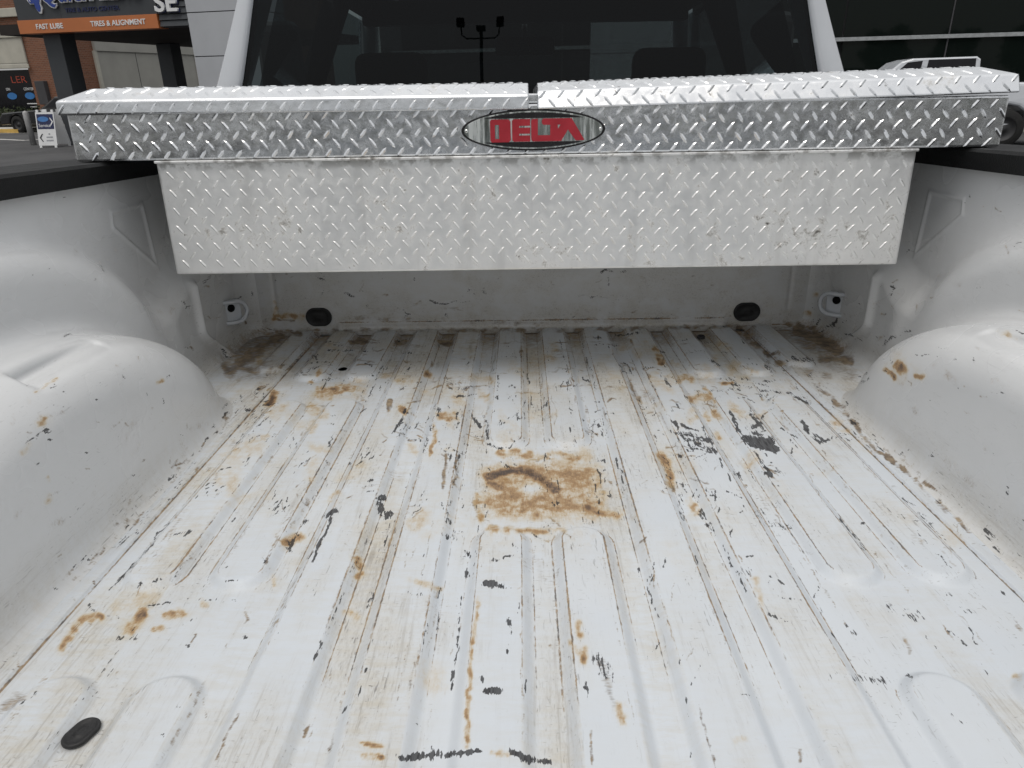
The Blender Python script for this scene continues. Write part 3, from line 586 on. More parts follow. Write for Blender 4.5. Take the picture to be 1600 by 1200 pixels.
def bay(v0, v1):
    b = box('bay_door', .002, .06, v0, v1, 0, 3.3, M_door, bb); 
    box('lintel', .002, .14, v0 - .1, v1 + .1, 3.302, 3.85, M_door, b); 
    box('door_frame', .002, .12, v0 - .18, v0 - .003, 0, 3.30, M_trim, b); box('door_frame', .002, .12, v1 + .003, v1 + .18, 0, 3.30, M_trim, b)
    m = (v0 + v1) / 2
    box('door_joint', .061, .066, v0 + (v1 - v0) * .36, v0 + (v1 - v0) * .36 + .03, 0, 3.29, M_joint, b)
    box('wicket_frame', .061, .085, v0 + (v1 - v0) * .60, v0 + (v1 - v0) * .84, 0, 2.25, M_trim, b, .005)
    box('wicket_door', .086, .092, v0 + (v1 - v0) * .615, v0 + (v1 - v0) * .825, 0, 2.15, M_door, b)
bay(2.3, 9.0); bay(10.3, 16.5)

# ---- hedge, small sign, bollard, cars
M_hedge = leaf_mat('hedge_leaf', (.02, .032, .014), (.05, .062, .024))
def leaves(rng, cen, rad, n, size):
    d = rng.normal(size=(n, 3)); d /= np.linalg.norm(d, axis=1)[:, None]
    p = cen + d * rad * (rng.random((n, 1)) ** .45)
    a = rng.normal(size=(n, 3)); a /= np.linalg.norm(a, axis=1)[:, None]
    b = np.cross(a, rng.normal(size=(n, 3))); b /= np.linalg.norm(b, axis=1)[:, None]
    s = size * (.6 + .8 * rng.random((n, 1)))
    q = np.stack([p - a * s, p + b * s * .45, p + a * s, p - b * s * .45], 1)
    return q
def leafobj(name, quads, mat, parent):
    P = quads.reshape(-1, 3); f = [tuple(range(i * 4, i * 4 + 4)) for i in range(len(quads))]
    return pyobj(name, P, f, mat, parent)
rng = np.random.default_rng(7)
hd = empty('hedge', BM @ Matrix.Translation((-25, -.6, .14)), 'low dark clipped hedge along the pavement below the shop window', 'hedge')
qs = [leaves(rng, np.array([rng.uniform(-6, 4.0), rng.uniform(-.3, .3), rng.uniform(.2, .62)]), np.array([.5, .4, .3]), 90, .06) for _ in range(70)]
leafobj('foliage', np.concatenate(qs), M_hedge, hd)
bm = bmesh.new(); add_box(bm, -5.8, 3.8, -.3, .3, 0, .62, .1); bmobj('branches', bm, simple('hedge_wood', (.02, .018, .012), .9), hd)

GA = Matrix.Translation((-14.1, 22.5, 0)) @ Matrix.Rotation(R(-4), 4, 'Z')
M_signw = simple('white_sign_plastic', (.66, .67, .68), .4, 0, .5, .04)
sg = empty('folding_sign', GA, 'white folding pavement sign with a navy top and two arrows', 'sign')
def sloped(name, x0, x1, z0, z1, d0, d1, mat, s=1):
    k = .20
    y = lambda z: s * (-.30 + z * k)
    o = s * 1
    vs = [(x0, y(z0) - o * d0, z0), (x1, y(z0) - o * d0, z0), (x1, y(z1) - o * d0, z1), (x0, y(z1) - o * d0, z1)]
    vs += [(v[0], v[1] - o * (d1 - d0), v[2]) for v in vs]
    bm_ = bmesh.new(); V = [bm_.verts.new(v) for v in vs]
    for f in ((0, 1, 2, 3), (4, 7, 6, 5), (0, 4, 5, 1), (1, 5, 6, 2), (2, 6, 7, 3), (3, 7, 4, 0)): bm_.faces.new([V[q] for q in f])
    return bmobj(name, bm_, mat, sg)
for s in (1, -1):
    sloped('board', -.29, .29, .06, .98, 0, .03, M_signw, s)
    for x in (-.27, .20): sloped('foot', x, x + .07, 0, .059, 0, .03, M_signw, s); sloped('top_tab', x, x + .07, .981, 1.05, 0, .03, M_signw, s)
sloped('handle', -.07, .07, .985, 1.06, .0, .03, M_signw)
sloped('navy_face', -.255, .255, .52, .93, .031, .036, M_navy)
SR = (R(90) - math.atan(.20), 0, 0)
text('lettering', 'Service', .13, (-.22, -.30 + .58 * .2 - .039, .575), M_letter, sg, .001, rot=SR)
ov = extrude('oval_badge', [(.17 * math.cos(t), .075 * math.sin(t)) for t in np.linspace(0, 2 * math.pi, 24, endpoint=False)], 0, .004, simple('mid_blue_print', (.05, .17, .42), .4), sg, 'Z')
ov.rotation_euler = SR; ov.location = (-.06, -.30 + .79 * .2 - .037, .79)
def arrow(x, z, s, mat):
    a = extrude('arrow', [(-.05 * s, .11), (-.02 * s, .11), (.06 * s, 0), (-.02 * s, -.11), (-.05 * s, -.11), (.02 * s, 0)], 0, .004, mat, sg, 'Z')
    a.rotation_euler = SR; a.location = (x, -.30 + z * .2 - .038, z)
arrow(.19, .72, 1, M_letter); arrow(-.17, .28, -1, M_ink)
M_grey = simple('grey_print', (.30, .31, .33), .5)
for z, w_ in ((.38, .05), (.29, .2), (.2, .22)):
    sloped('print_line', .08 - w_ / 2, .08 + w_ / 2, z - .02, z + .02, .031, .034, M_grey)
bo = empty('bollard', Matrix.Translation((-15.35, 23.4, 0)), 'round-topped grey bollard behind the white folding sign', 'bollard')
lathe('post', [(0, 0), (.085, 0), (.085, .93), (.06, .99), (0, 1.01)], simple('grey_bollard_paint', (.33, .33, .33), .5), bo, 20, 'Z')

def wheel(parent, x, y, z, r, wd, rimmat, side=1):
    rimmat = M_rim
    t = lathe('wheel', [(r * .62, -wd * .5), (r * .93, -wd * .5), (r, -wd * .36), (r, wd * .36), (r * .93, wd * .5), (r * .62, wd * .5)], M_tyre, parent, 36, 'X', (x, y, z))
    h = wd * .42 * side
    lathe('rim', [(0, h * .9), (r * .14, h * .9), (r * .2, h * .55), (r * .5, h * .6), (r * .6, h * .95), (r * .66, h), (r * .66, -h), (0, -h)], rimmat, t, 30, 'X', (x, y, z))
    return t
M_rim = simple('dark_alloy', (.05, .05, .052), .45, .5)
def side_car(name, mat4, label, outline, glassl, w_, paint, wheels, r, roofw=.80):
    """vehicle from a side outline (along, up); local y is forward, x across"""
    o = empty(name, mat4, label, 'car' if 'car' in name else 'pickup')
    b = extrude('body', outline, -w_ / 2, w_ / 2, paint, o, 'X', .07)
    for v in b.data.vertices:
        if v.co.z > 1.05: v.co.x *= 1 - (1 - roofw) * min(1, (v.co.z - 1.05) / .75)
    for gl in glassl:
        for s in (-1, 1):
            gx = lambda z: s * (w_ / 2 * (1 - (1 - roofw) * max(0, min(1, (z - 1.05) / .75))) + .004)
            pyobj('window', [(gx(z), y, z) for y, z in gl] + [(gx(z) - s * .02, y, z) for y, z in gl],
                  [tuple(range(len(gl)))] + [(i, (i + 1) % len(gl), len(gl) + (i + 1) % len(gl), len(gl) + i) for i in range(len(gl))], M_shop, o)
    for y in wheels:
        for s in (-1, 1): wheel(o, s * (w_ / 2 - .12), y, r, r, .24, M_rim, s)
    return o
def arch(yc, zc, r, n=9): return [(yc + r * math.cos(t), zc + r * math.sin(t)) for t in np.linspace(0, math.pi, n)]
# black car half hidden by the hedge end and the sign; its nose points to the hedge
M_blackp = simple('black_car_paint', (.012, .012, .013), .2, 0, .5, .1, 4, coat=.4)
carout = [(-2.6, .42), (-2.55, .95), (-2.2, 1.0), (-1.6, 1.36), (-.5, 1.36), (.35, .88), (2.3, .76), (2.5, .58), (2.47, .3)] + arch(1.62, .33, .37) + arch(-1.7, .33, .37)
side_car('parked_car', Matrix.Translation((-18.75, 31.1, 0)) @ Matrix.Rotation(R(75.5), 4, 'Z'), 'black saloon car parked by the hedge behind the folding sign', carout,
         [[(-1.6, .98), (.0, .96), (-.5, 1.29), (-1.5, 1.30)]], 1.8, M_blackp, (1.62, -1.7), .33)
# white pickup parked in front of the showroom, nose to the left
puo = [(-2.75, .62), (-2.72, 1.36), (-.84, 1.38), (-.83, 1.40), (-.80, 1.86), (-.72, 1.915), (.55, 1.90), (.78, 1.84), (1.35, 1.36), (2.75, 1.24), (2.9, 1.0), (2.9, .5)] + arch(1.95, .42, .50) + [(1.4, .45), (-1.1, .45)] + arch(-1.50, .42, .50)
pk = side_car('parked_pickup', Matrix.Translation((9.55, 18.3, 0)) @ Matrix.Rotation(R(76), 4, 'Z'), 'white pickup parked across the lot in front of the glass showroom', puo,
              [[(-.72, 1.40), (.30, 1.40), (.24, 1.865), (-.70, 1.875)], [(.42, 1.40), (1.10, 1.40), (.66, 1.82), (.36, 1.85)]], 2.0, M_paint, (1.95, -1.50), .41, .84)
box('rear_window', -.66, .66, -.86, -.835, 1.44, 1.80, M_shop, pk); box('rear_bumper', -.98, .98, -2.98, -2.76, .56, .80, M_chrome, pk, .03)
for s in (-1, 1): box('tail_lamp', s * .995 - .02, s * .995 + .02, -2.77, -2.6, .95, 1.30, simple('red_lamp', (.35, .01, .01), .2), pk, .01)
box('rear_bumper_step', -.9, .9, -2.9, -2.2, .40, .55, M_steel, pk)

# ---- what stands behind the photographer and shows in the glass and the metal
lp = empty('lamp_post', Matrix.Translation((-2.3, -41, 0)) @ Matrix.Scale(1.25, 4), 'tall dark lot lamp post with three floodlight heads mirrored in the cab window', 'lamp post')
lathe('pole', [(0, 0), (.10, 0), (.07, 8.2), (0, 8.2)], M_steel, lp, 16, 'Z')
tube('arm', [(-.86, 0, 8.35), (-.83, 0, 8.02), (-.62, 0, 7.88), (.62, 0, 7.88), (.83, 0, 8.02), (.86, 0, 8.35)], .035, M_steel, lp, 8)
for x in (-.88, 0, .88): box('floodlight', x - .19, x + .19, -.2, .2, 8.36 if x else 8.21, 8.70 if x else 8.40, M_steel, lp, .03)
M_bark = simple('grey_bark', (.09, .07, .05), .9, 0, .2, .25, 8, .5, 20)
M_leaf = leaf_mat('broad_leaf', (.03, .05, .018), (.075, .10, .035))
def tree(x, y, h, seed, label):
    r = np.random.default_rng(seed)
    t = empty('broadleaf_tree', Matrix.Translation((x, y, 0)), label, 'tree', 'trees along the back of the lot')
    tr = tube('trunk', [(0, 0, 0), (.05, 0, h * .25), (-.05, .06, h * .5), (.05, 0, h * .8)], [.2, .15, .11, .03], M_bark, t, 10)
    qs = []
    for i in range(16):
        a = r.uniform(0, 6.28); rr = r.uniform(.1, .3) * h; z = r.uniform(.16, .90) * h
        rr *= 1.1 - abs(z / h - .6); c = np.array([math.cos(a) * rr, math.sin(a) * rr, z])
        tube('limb', [(0, 0, max(h * .25, z - h * .22)), tuple(c * .6 + np.array([0, 0, z * .3])), tuple(c)], [.06, .04, .015], M_bark, tr, 6)
        qs.append(leaves(r, c, np.array([.17, .17, .14]) * h, 170, .26))
    leafobj('crown', np.concatenate(qs), M_leaf, t)
for i in range(15):
    rr_ = random.Random(90 + i)
    x = -49 + i * 7 + rr_.uniform(-1.5, 1.5); y = -47 + rr_.uniform(-3, 3); h = rr_.uniform(10.5, 13.0) if x > 21 else rr_.uniform(6.3, 7.8)
    tree(x, y, h, 40 + i, 'leafy tree in the row behind the lot, mirrored in glass')

# ================================================================== THE PICKUP
truck = empty('pickup_truck', T @ Matrix.Translation((0, 1.0, -BED_Z)), 'white pickup with its open scratched cargo bed and black rail caps', 'pickup')
OFF = np.array([0, 1.0, -BED_Z])
def loc(P): return np.asarray(P, float) - OFF
class TB:      # builders in the truck frame (bed floor = 0)
    @staticmethod
    def box(name, x0, x1, y0, y1, z0, z1, mat, parent=None, bev=0.0, seg=2):
        return box(name, x0, x1, y0 - OFF[1], y1 - OFF[1], z0 - OFF[2], z1 - OFF[2], mat, parent or truck, bev, seg)

# ---- floor: one pressed sheet with raised ribs
DX = .0017
xs = np.arange(-.80, .8001, DX); ys = np.concatenate([np.arange(-.16, .40, .006), np.arange(.40, 1.8935, .0026)])
GX, GY = np.meshgrid(xs, ys, indexing='ij')
def stadium(xc, y0, y1, hw=.0285):
    r = hw; dx = np.abs(GX - xc); yc = np.clip(GY, y0 + r, y1 - r)
    return np.hypot(dx, GY - yc) - r
D = np.full(GX.shape, 1.0)
for s in (-1, 1):
    for xc, segs in ((.057, [(1.155, 1.884), (-.3, .874)]), (.170, [(-.3, 1.884)]), (.284, [(-.3, 1.884)]),
                     (.397, [(1.512, 1.884), (.757, 1.374), (-.3, .588)]), (.512, [(1.516, 1.884), (.757, 1.370), (-.3, .588)]), (.624, [(1.568, 1.884)])):
        for y0, y1 in segs: D = np.minimum(D, stadium(s * xc, y0, y1, .0285 if xc < .6 else .024))
H = .0105 * sstep(.0155, -.001, D)
H -= .007 * sstep(1.862, 1.872, GY) * (1 - sstep(.013, 0, D))                     # gutter along the front
AX = np.abs(GX)
H += .0022 * sstep(.5825, .5850, AX) - .003 * np.exp(-((AX - .5815) / .0022) ** 2)    # lapped seam
rs = np.random.default_rng(3)
for _ in range(26):                                                             # shallow dents
    x, y, a, sx = rs.uniform(-.55, .55), rs.uniform(.2, 1.8), rs.uniform(-.0022, .0012), rs.uniform(.02, .06)
    H += a * np.exp(-((GX - x) ** 2 + (GY - y) ** 2) / (2 * sx * sx))
for (x, y) in ((-.06, .94), (.05, .95)): pass
P = np.stack([GX, GY, H], -1)
px, py = pix(P)
mk3 = marks(px, py)
n1 = np.sin(GX * 37 + 1.3 * np.sin(GY * 9)) * np.sin(GY * 23 + GX * 11)
mk3[..., 2] = np.maximum(mk3[..., 2], .80 * sstep(1.835, 1.862, GY) * (1 - sstep(.010, .0, D)))
mk3[..., 2] = np.maximum(mk3[..., 2], (.58 * sstep(1.58, 1.84, GY)) * (1 - sstep(.006, -.004, D)))
mk3[..., 2] = np.maximum(mk3[..., 2], .62 * sstep(1.60, 1.70, GY) * sstep(.655, .69, AX))
mk3[..., 1] = np.maximum(mk3[..., 1], .13 * sstep(.25, .8, n1) * sstep(.5, .9, GY))
cell = np.round(GX / .05675).astype(int)
strip_f = np.random.default_rng(21).uniform(.35, 1.45, 64)[cell + 30] * (.8 + .4 * np.sin(GY * 5 + cell * 2.3))
strip_f = strip_f * (.45 + .55 * np.clip(np.abs(D - .0075) / .009, 0, 1))
film = (.46 + .30 * sstep(1.0, 1.8, GY)) * strip_f + .10 * sstep(1.2, 1.8, GY) + .12 * n1 + .18 * sstep(.1, -.4, GX) - .12 * sstep(.9, .5, GY) * sstep(0, .4, GX)
mkA = np.concatenate([mk3, np.clip(film, .05, 1)[..., None]], -1)
edge = np.maximum(np.exp(-((D - .0005) / .0020) ** 2), .95 * np.exp(-((D - .0150) / .0018) ** 2)) * (1 - .6 * sstep(.7, .4, GY))
nx_ = np.abs(np.gradient(D, axis=0)) / DX
edge = edge * (.25 + .75 * sstep(.6, .95, nx_))
edge = np.maximum(edge, 1.15 * np.exp(-((AX - .5815) / .0022) ** 2))
spk = .75 + .3 * n1 - .35 * sstep(.9, .4, GY)
spk = np.maximum(spk, 1.2 * np.exp(-((AX - .60) / .022) ** 2) * sstep(.5, .9, GY))
hole = (np.hypot((GX + .454) / .011, (GY - 1.589) / .013) < 1)
mkB = np.stack([edge, np.clip(spk, 0, 1.3), 0 * edge + 1, 0 * edge + 1], -1)
floor_o = gridmesh('bed_floor', loc(P), M_bed, truck, False, {'mk': mkA, 'mk2': mkB}, keep=~hole)
floor_o['label'] = 'ribbed white bed floor with scratches, rust and dirt'
TB.box('floor_underside', -.8, .8, -.16, 1.885, -.05, -.018, M_steel)

# ---- bed sides with wheel housings, from a smooth distance field seen from the bed's axis
def smin(a, b, k):
    h = np.clip(.5 + .5 * (b - a) / k, 0, 1); return b * (1 - h) + a * h - k * h * (1 - h)
def side_field(x, y, z):
    """>0 in the open bed, <0 inside the sheet; x is the distance from the centre line"""
    # outer wall, with the lower front corner block standing proud
    low = sstep(.235, .150, z - .06 * sstep(1.48, 1.64, y)) * sstep(1.36, 1.50, y)
    Xw = .826 - .008 * (.46 - z) / .46 - .040 * low
    # pressed triangle
    tri = np.array([(1.408, .395), (1.530, .398), (1.537, .262), (1.402, .366)])
    d = np.full(x.shape, -1e9)
    for a, b in zip(tri, np.roll(tri, -1, 0)):
        e = (b - a) / np.linalg.norm(b - a); d = np.maximum(d, -((z - a[1]) * e[0] - (y - a[0]) * e[1]) * -1.0)
    Xw = Xw + .0015 * sstep(.006, -.004, d) - .0035 * np.exp(-((d + .001) / .0045) ** 2)
    # vertical bead in the corner block
    yb = 1.60 + .10 * sstep(.10, .0, z)
    Xw = Xw - .012 * np.exp(-((y - yb) / .012) ** 2) * sstep(.225, .20, z)
    wall = Xw - x
    # broad arch over the wheel
    e = ((np.abs(y - .88) / .545) ** 2.6 + (np.clip(z, 0, 9) / .375) ** 2.6) ** (1 / 2.6) - 1
    arch_ = -smin(-e * .26, -(.774 - .03 * (.375 - z) - x), .028)
    f = smin(wall, arch_, .07)
    # wheel housing
    e2 = (((y - .88) / .515) ** 2 + (np.clip(z + .01, 0, 9) / .272) ** 2) ** .5 - 1
    e2 = e2 * .27
    s = .618 + .10 * z - x
    r = .085
    a, b = e2 + r, s + r
    hs = np.minimum(np.maximum(a, b), 0) + np.hypot(np.maximum(a, 0), np.maximum(b, 0)) - r
    # stake-pocket notch cut in its shoulder
    q = np.stack([np.abs(y - .965) - .098, np.abs(x - .62) - .080, np.abs(z - .30) - .064], -1) + .008
    pb = np.linalg.norm(np.maximum(q, 0), axis=-1) + np.minimum(q.max(-1), 0) - .008
    hs = -smin(-hs, pb, .014)
    f = smin(f, hs, .035)
    f = smin(f, 1.905 - y, .09)
    return smin(f, z + .004, .040)
yy = np.concatenate([np.linspace(-.16, .80, 120, endpoint=False), np.linspace(.80, 1.893, 330)])
th = np.linspace(-.03, 1.0, 250)
AXZ = .50
t0 = math.atan2(AXZ - .462, .83); t1 = math.atan2(AXZ + .004, .585)
TH = t0 + (t1 - t0) * np.linspace(0, 1, 250)
SY, ST = np.meshgrid(yy, TH, indexing='ij')
ct, st_ = np.cos(ST), np.sin(ST)
lo = np.full(SY.shape, .25); tt = lo.copy(); hit = np.zeros(SY.shape, bool); prev = lo.copy(); hi = np.full(SY.shape, 1.2)
for step_ in np.linspace(.25, 1.15, 120):
    v = side_field(ct * step_, SY, AXZ - st_ * step_)
    new = (v < 0) & ~hit
    lo[new] = step_ - .9 / 119; hi[new] = step_; hit |= new
for _ in range(22):
    mid = (lo + hi) / 2; v = side_field(ct * mid, SY, AXZ - st_ * mid)
    hi = np.where(v < 0, mid, hi); lo = np.where(v < 0, lo, mid)
tt = (lo + hi) / 2
BX, BZ = ct * tt, AXZ - st_ * tt
side_objs = []
for s in (-1, 1):
    P = np.stack([s * BX, SY, BZ], -1)
    px, py = pix(P); m3 = marks(px, py)
    near = sstep(.10, .0, BZ)
    m3[..., 2] = np.maximum(m3[..., 2], .55 * sstep(.05, .0, BZ) * sstep(1.55, 1.68, SY))
    fl = .03 + .35 * near + .12 * sstep(1.5, 1.8, SY)
    a = np.concatenate([m3, fl[..., None]], -1)
    sp = .16 + .6 * near * sstep(.5, .9, SY) + .25 * sstep(1.45, 1.6, SY)
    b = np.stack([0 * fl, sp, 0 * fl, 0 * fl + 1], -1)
    so = gridmesh('bed_side', loc(P), M_bed, truck, s > 0, {'mk': a, 'mk2': b}); side_objs.append(so)

# ---- front panel of the bed with rounded lower corners and pressed lines
fx = np.linspace(-.79, .79, 420); fz = np.concatenate([np.linspace(-.004, .25, 110), np.linspace(.255, .455, 20)])
FX, FZ = np.meshgrid(fx, fz, indexing='ij')
FY = np.full(FX.shape, 1.8915)
mid_ = sstep(.545, .525, np.abs(FX))
FY -= (.006 * sstep(.034, .028, FZ) + .004 * sstep(.020, .014, FZ)) * mid_
FY += .004 * np.exp(-((np.abs(FX) - .70) / .004) ** 2) * sstep(.04, .06, FZ)
FY += .005 * sstep(.001, .02, np.abs(np.abs(FX) - .3) - .22) * 0
P = np.stack([FX, FY, FZ], -1)
cornerd = np.hypot(np.maximum(np.abs(FX) - .70, 0), np.maximum(.095 - FZ, 0)) - .09
keep = ~((cornerd > 0) & (np.abs(FX) > .70) & (FZ < .095))
px, py = pix(P); m3 = marks(px, py)
m3[..., 2] = np.maximum(m3[..., 2], .34 * sstep(.05, .0, FZ))
rim = np.exp(-((cornerd + .004) / .003) ** 2) * (np.abs(FX) > .66) * (FZ < .12)
a = np.concatenate([m3, (.30 + .35 * sstep(.10, 0, FZ))[..., None]], -1)
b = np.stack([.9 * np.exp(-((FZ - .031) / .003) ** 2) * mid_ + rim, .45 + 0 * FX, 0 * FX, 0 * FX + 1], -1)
fp = gridmesh('bed_front_panel', loc(P), M_bed, truck, False, {'mk': a, 'mk2': b}, keep=keep)
TB.box('front_panel_backing', -.86, .86, 1.908, 1.955, -.03, .455, M_paint)

def oval(name, c, rx, ry, normal, mat, parent, th_=.006, L_=.0):
    """stadium-shaped rubber plug with a raised rim"""
    bm = bmesh.new(); n = 40; rings = ((1, 0), (1, .6), (.93, 1), (.82, 1), (.74, .55), (0, .5))
    vs = []
    for k, h in rings[:-1]:
        ring = []
        for i in range(n):
            t = 2 * math.pi * i / n; x = math.cos(t) * rx + (L_ if math.cos(t) > 0 else -L_); y = math.sin(t) * ry
            x = math.copysign(max(abs(x) - rx * (1 - k), 0), x); y *= 1 - (1 - k) * rx / ry if ry > rx * .8 else k
            ring.append(bm.verts.new((x, y, h * th_)))
        vs.append(ring)
    for r0, r1 in zip(vs[:-1], vs[1:]):
        for i in range(n): bm.faces.new((r0[i], r0[(i + 1) % n], r1[(i + 1) % n], r1[i]))
    bm.faces.new(vs[-1])
    M = Matrix.Translation(Vector(loc(c))) @ Vector(normal).to_track_quat('Z', 'X' if abs(normal[2]) > .5 else 'Y').to_matrix().to_4x4()
    bm.transform(M)
    return bmobj(name, bm, mat, parent, True)
def plug(c, ax, hl, hw, normal, parent, name='drain_plug', hgt=.005):
    ax = Vector(ax).normalized(); nn = Vector(normal).normalized(); bx_ = nn.cross(ax)
    vs, fs, n = [], [], 36
    rings = ((1.0, -.3), (1.0, .5), (.93, 1.0), (.80, 1.0), (.72, .45), (.35, .40), (.30, .75), (.15, .75))
    for k, h in rings:
        for i in range(n):
            t = 2 * math.pi * i / n; cc, ss = math.cos(t), math.sin(t)
            d = hw * k; x = cc * d + math.copysign((hl - hw) * (1 if k > .5 else k), cc); y = ss * d
            vs.append(tuple(Vector(loc(c)) + ax * x + bx_ * y + nn * (h * hgt)))
    for r in range(len(rings) - 1):
        for i in range(n): fs.append((r * n + i, r * n + (i + 1) % n, (r + 1) * n + (i + 1) % n, (r + 1) * n + i))
    fs.append(tuple((len(rings) - 1) * n + i for i in range(n)))
    bm = bmesh.new(); V = [bm.verts.new(v) for v in vs]
    for f in fs: bm.faces.new([V[q] for q in f])
    return bmobj(name, bm, M_rubber, parent, True)
plug((-.585, 1.8905, .047), (1, 0, 0), .036, .026, (0, -1, 0), fp)
plug((.589, 1.8905, .046), (1, 0, 0), .036, .026, (0, -1, 0), fp)
plug((-.460, .524, .002), (.35, 1, 0), .0185, .0130, (0, 0, 1), floor_o, hgt=.0025)
plug((.440, 1.776, .010), (.1, 1, 0), .012, .010, (0, 0, 1), floor_o, 'rubber_button')
# tie-down loops in the front corners
for s, so in ((-1, side_objs[0]), (1, side_objs[1])):
    c = Vector(loc((s * .776, 1.775, .098)))
    def at(o): o.location = c; o.rotation_euler = (0, 0, s * R(38)); return o
    at(extrude('tie_down_plate', [(-.034, -.028), (.022, -.028), (.022, .028), (-.034, .028)], -.010, .0115, M_paint, so, 'X', .003))
    at(extrude('tie_down_slot', [(-.033, -.024), (-.028, -.024), (-.028, .024), (-.033, .024)], -.0135, .0125, M_hole, so, 'X'))
    at(lathe('tie_down_hole', [(0, -.004), (.010, -.004), (.010, .004), (0, .004)], M_hole, so, 20, 'X', (-s * .0095, -.006, .010)))
    lo_ = [(s * .03, -.034, .027), (-s * .014, -.026, .027), (-s * .020, -.008, .027)]
    for i in range(11):
        t = math.pi / 2 - math.pi * i / 10; lo_.append((-s * .021, .006 + .026 * math.cos(t), .027 * math.sin(t)))
    lo_ += [(-s * .020, -.008, -.027), (-s * .014, -.026, -.027), (s * .03, -.034, -.027)]
    at(tube('tie_down_loop', lo_, .0056, M_paint, so, 10))

# ---- rail caps, outer skin, tailgate
for s in (-1, 1):
    a = [(.806, .452), (.806, .483), (.812, .4885), (.955, .4885), (.962, .482), (.962, .44), (.952, .44), (.952, .458), (.832, .458)]
    extrude('rail_cap', [(s * x, z - OFF[2]) for x, z in a], -.22 - OFF[1], 1.955 - OFF[1], M_plastic, truck, 'Y', .002)
    o = [(-.22, .455), (1.955, .455), (1.955, -.34)] + [(y, z) for y, z in arch(.88, -.40, .47, 16)] + [(-.22, -.34)]
    extrude('outer_side', [(y - OFF[1], z - OFF[2]) for y, z in o], s * .94, s * .985, M_paint, truck, 'X', .008)
    wheel(truck, s * .85, .88 - OFF[1], .40 + .021 * 0 + 0, .40, .26, M_rim, s)
    wheel(truck, s * .85, 4.55 - OFF[1], .40 + (4.55 - 1.0) * math.tan(RAKE), .40, .26, M_rim, s)
    TB.box('frame_rail', s * .45 - .05, s * .45 + .05, -.2, 5.2, -.28, -.10, M_steel)
    TB.box('wheel_axle', s * .45 + .051 if s > 0 else -.80, .80 if s > 0 else -.501, .82, .94, -.62, -.52, M_steel)
TB.box('tailgate', -.80, .80, -.235, -.17, -.06, .455, M_paint, None, .015)
TB.box('tailgate_cap', -.80, .80, -.245, -.165, .456, .478, M_plastic, None, .006)
TB.box('rear_bumper', -.95, .95, -.36, -.24, -.42, -.16, M_chrome, None, .03)

# ---- cab: rear frame, shell, glass, inside
def ray_poly(poly, a, c):
    d = np.array([math.cos(a), math.sin(a)]); best = None
    for p, q in zip(poly, poly[1:] + poly[:1]):
        p_, e = np.array(p) - c, np.array(q) - np.array(p)
        den = d[0] * e[1] - d[1] * e[0]
        if abs(den) < 1e-9: continue
        t = (p_[0] * e[1] - p_[1] * e[0]) / den; u = (p_[0] * d[1] - p_[1] * d[0]) / den
        if t > 0 and -1e-6 <= u <= 1 + 1e-6: best = t if best is None else min(best, t)
    return c + d * best
def sym(h): return h + [(-x, z) for x, z in reversed(h)]
OUT = sym([(.955, -.40), (.955, .36), (.915, .50), (.845, .65), (.802, .75), (.757, .86), (.715, .96), (.66, 1.03), (.56, 1.07), (.3, 1.09)])
INN = sym([(.80, .545), (.805, .57), (.775, .65), (.746, .75), (.716, .86), (.690, .94), (.64, .985), (.5, 1.0), (.3, 1.004)])
cc = np.array([0, .70]); NA = 240
LO = [ray_poly(OUT, 2 * math.pi * i / NA, cc) for i in range(NA)]; LI = [ray_poly(INN, 2 * math.pi * i / NA, cc) for i in range(NA)]
rings = []
def ringp(f, y, tl=0.0): rings.append([(*(p := f(i)), y + tl * (p[1] - .5)) for i in range(NA)])
TL = .030                                             # rear glass leans forward a little
ringp(lambda i: LO[i], 2.34); ringp(lambda i: LO[i], 2.13, TL); ringp(lambda i: LO[i] * .994 + cc * .006, 2.095, TL)
ringp(lambda i: LO[i] * .965 + LI[i] * .035, 2.072, TL); ringp(lambda i: LO[i] * .86 + LI[i] * .14, 2.062, TL)
ringp(lambda i: LO[i] * .2 + LI[i] * .8, 2.058, TL); ringp(lambda i: LI[i], 2.060, TL); ringp(lambda i: LI[i] * .996 + cc * .004, 2.078, TL)
vs = [tuple(loc((p[0], p[2], p[1]))) for r_ in rings for p in r_]
fs = [(a * NA + i, a * NA + (i + 1) % NA, (a + 1) * NA + (i + 1) % NA, (a + 1) * NA + i) for a in range(len(rings) - 1) for i in range(NA)]
bm = bmesh.new(); V = [bm.verts.new(v) for v in vs]
for f in fs: bm.faces.new([V[q] for q in f])
cab = bmobj('cab_rear_frame', bm, M_paint, truck, True)
gv = [tuple(loc((*[LI[i][0] * .998], 2.072 + TL * (LI[i][1] - .5), cc[1] + (LI[i][1] - cc[1]) * .998))) for i in range(NA)]
rw = pyobj('rear_window', gv, [tuple(range(NA))], M_glass, truck)
# dark band printed round the edge of the glass
def band(k0, k1, y):
    v = []
    for k in (k0, k1):
        for i in range(NA): v.append(tuple(loc((LI[i][0] * k, y + TL * (LI[i][1] - .5), cc[1] + (LI[i][1] - cc[1]) * k))))
    return v
pyobj('glass_border', band(.996, .982, 2.0745), [(i, (i + 1) % NA, NA + (i + 1) % NA, NA + i) for i in range(NA)], M_ink, rw)
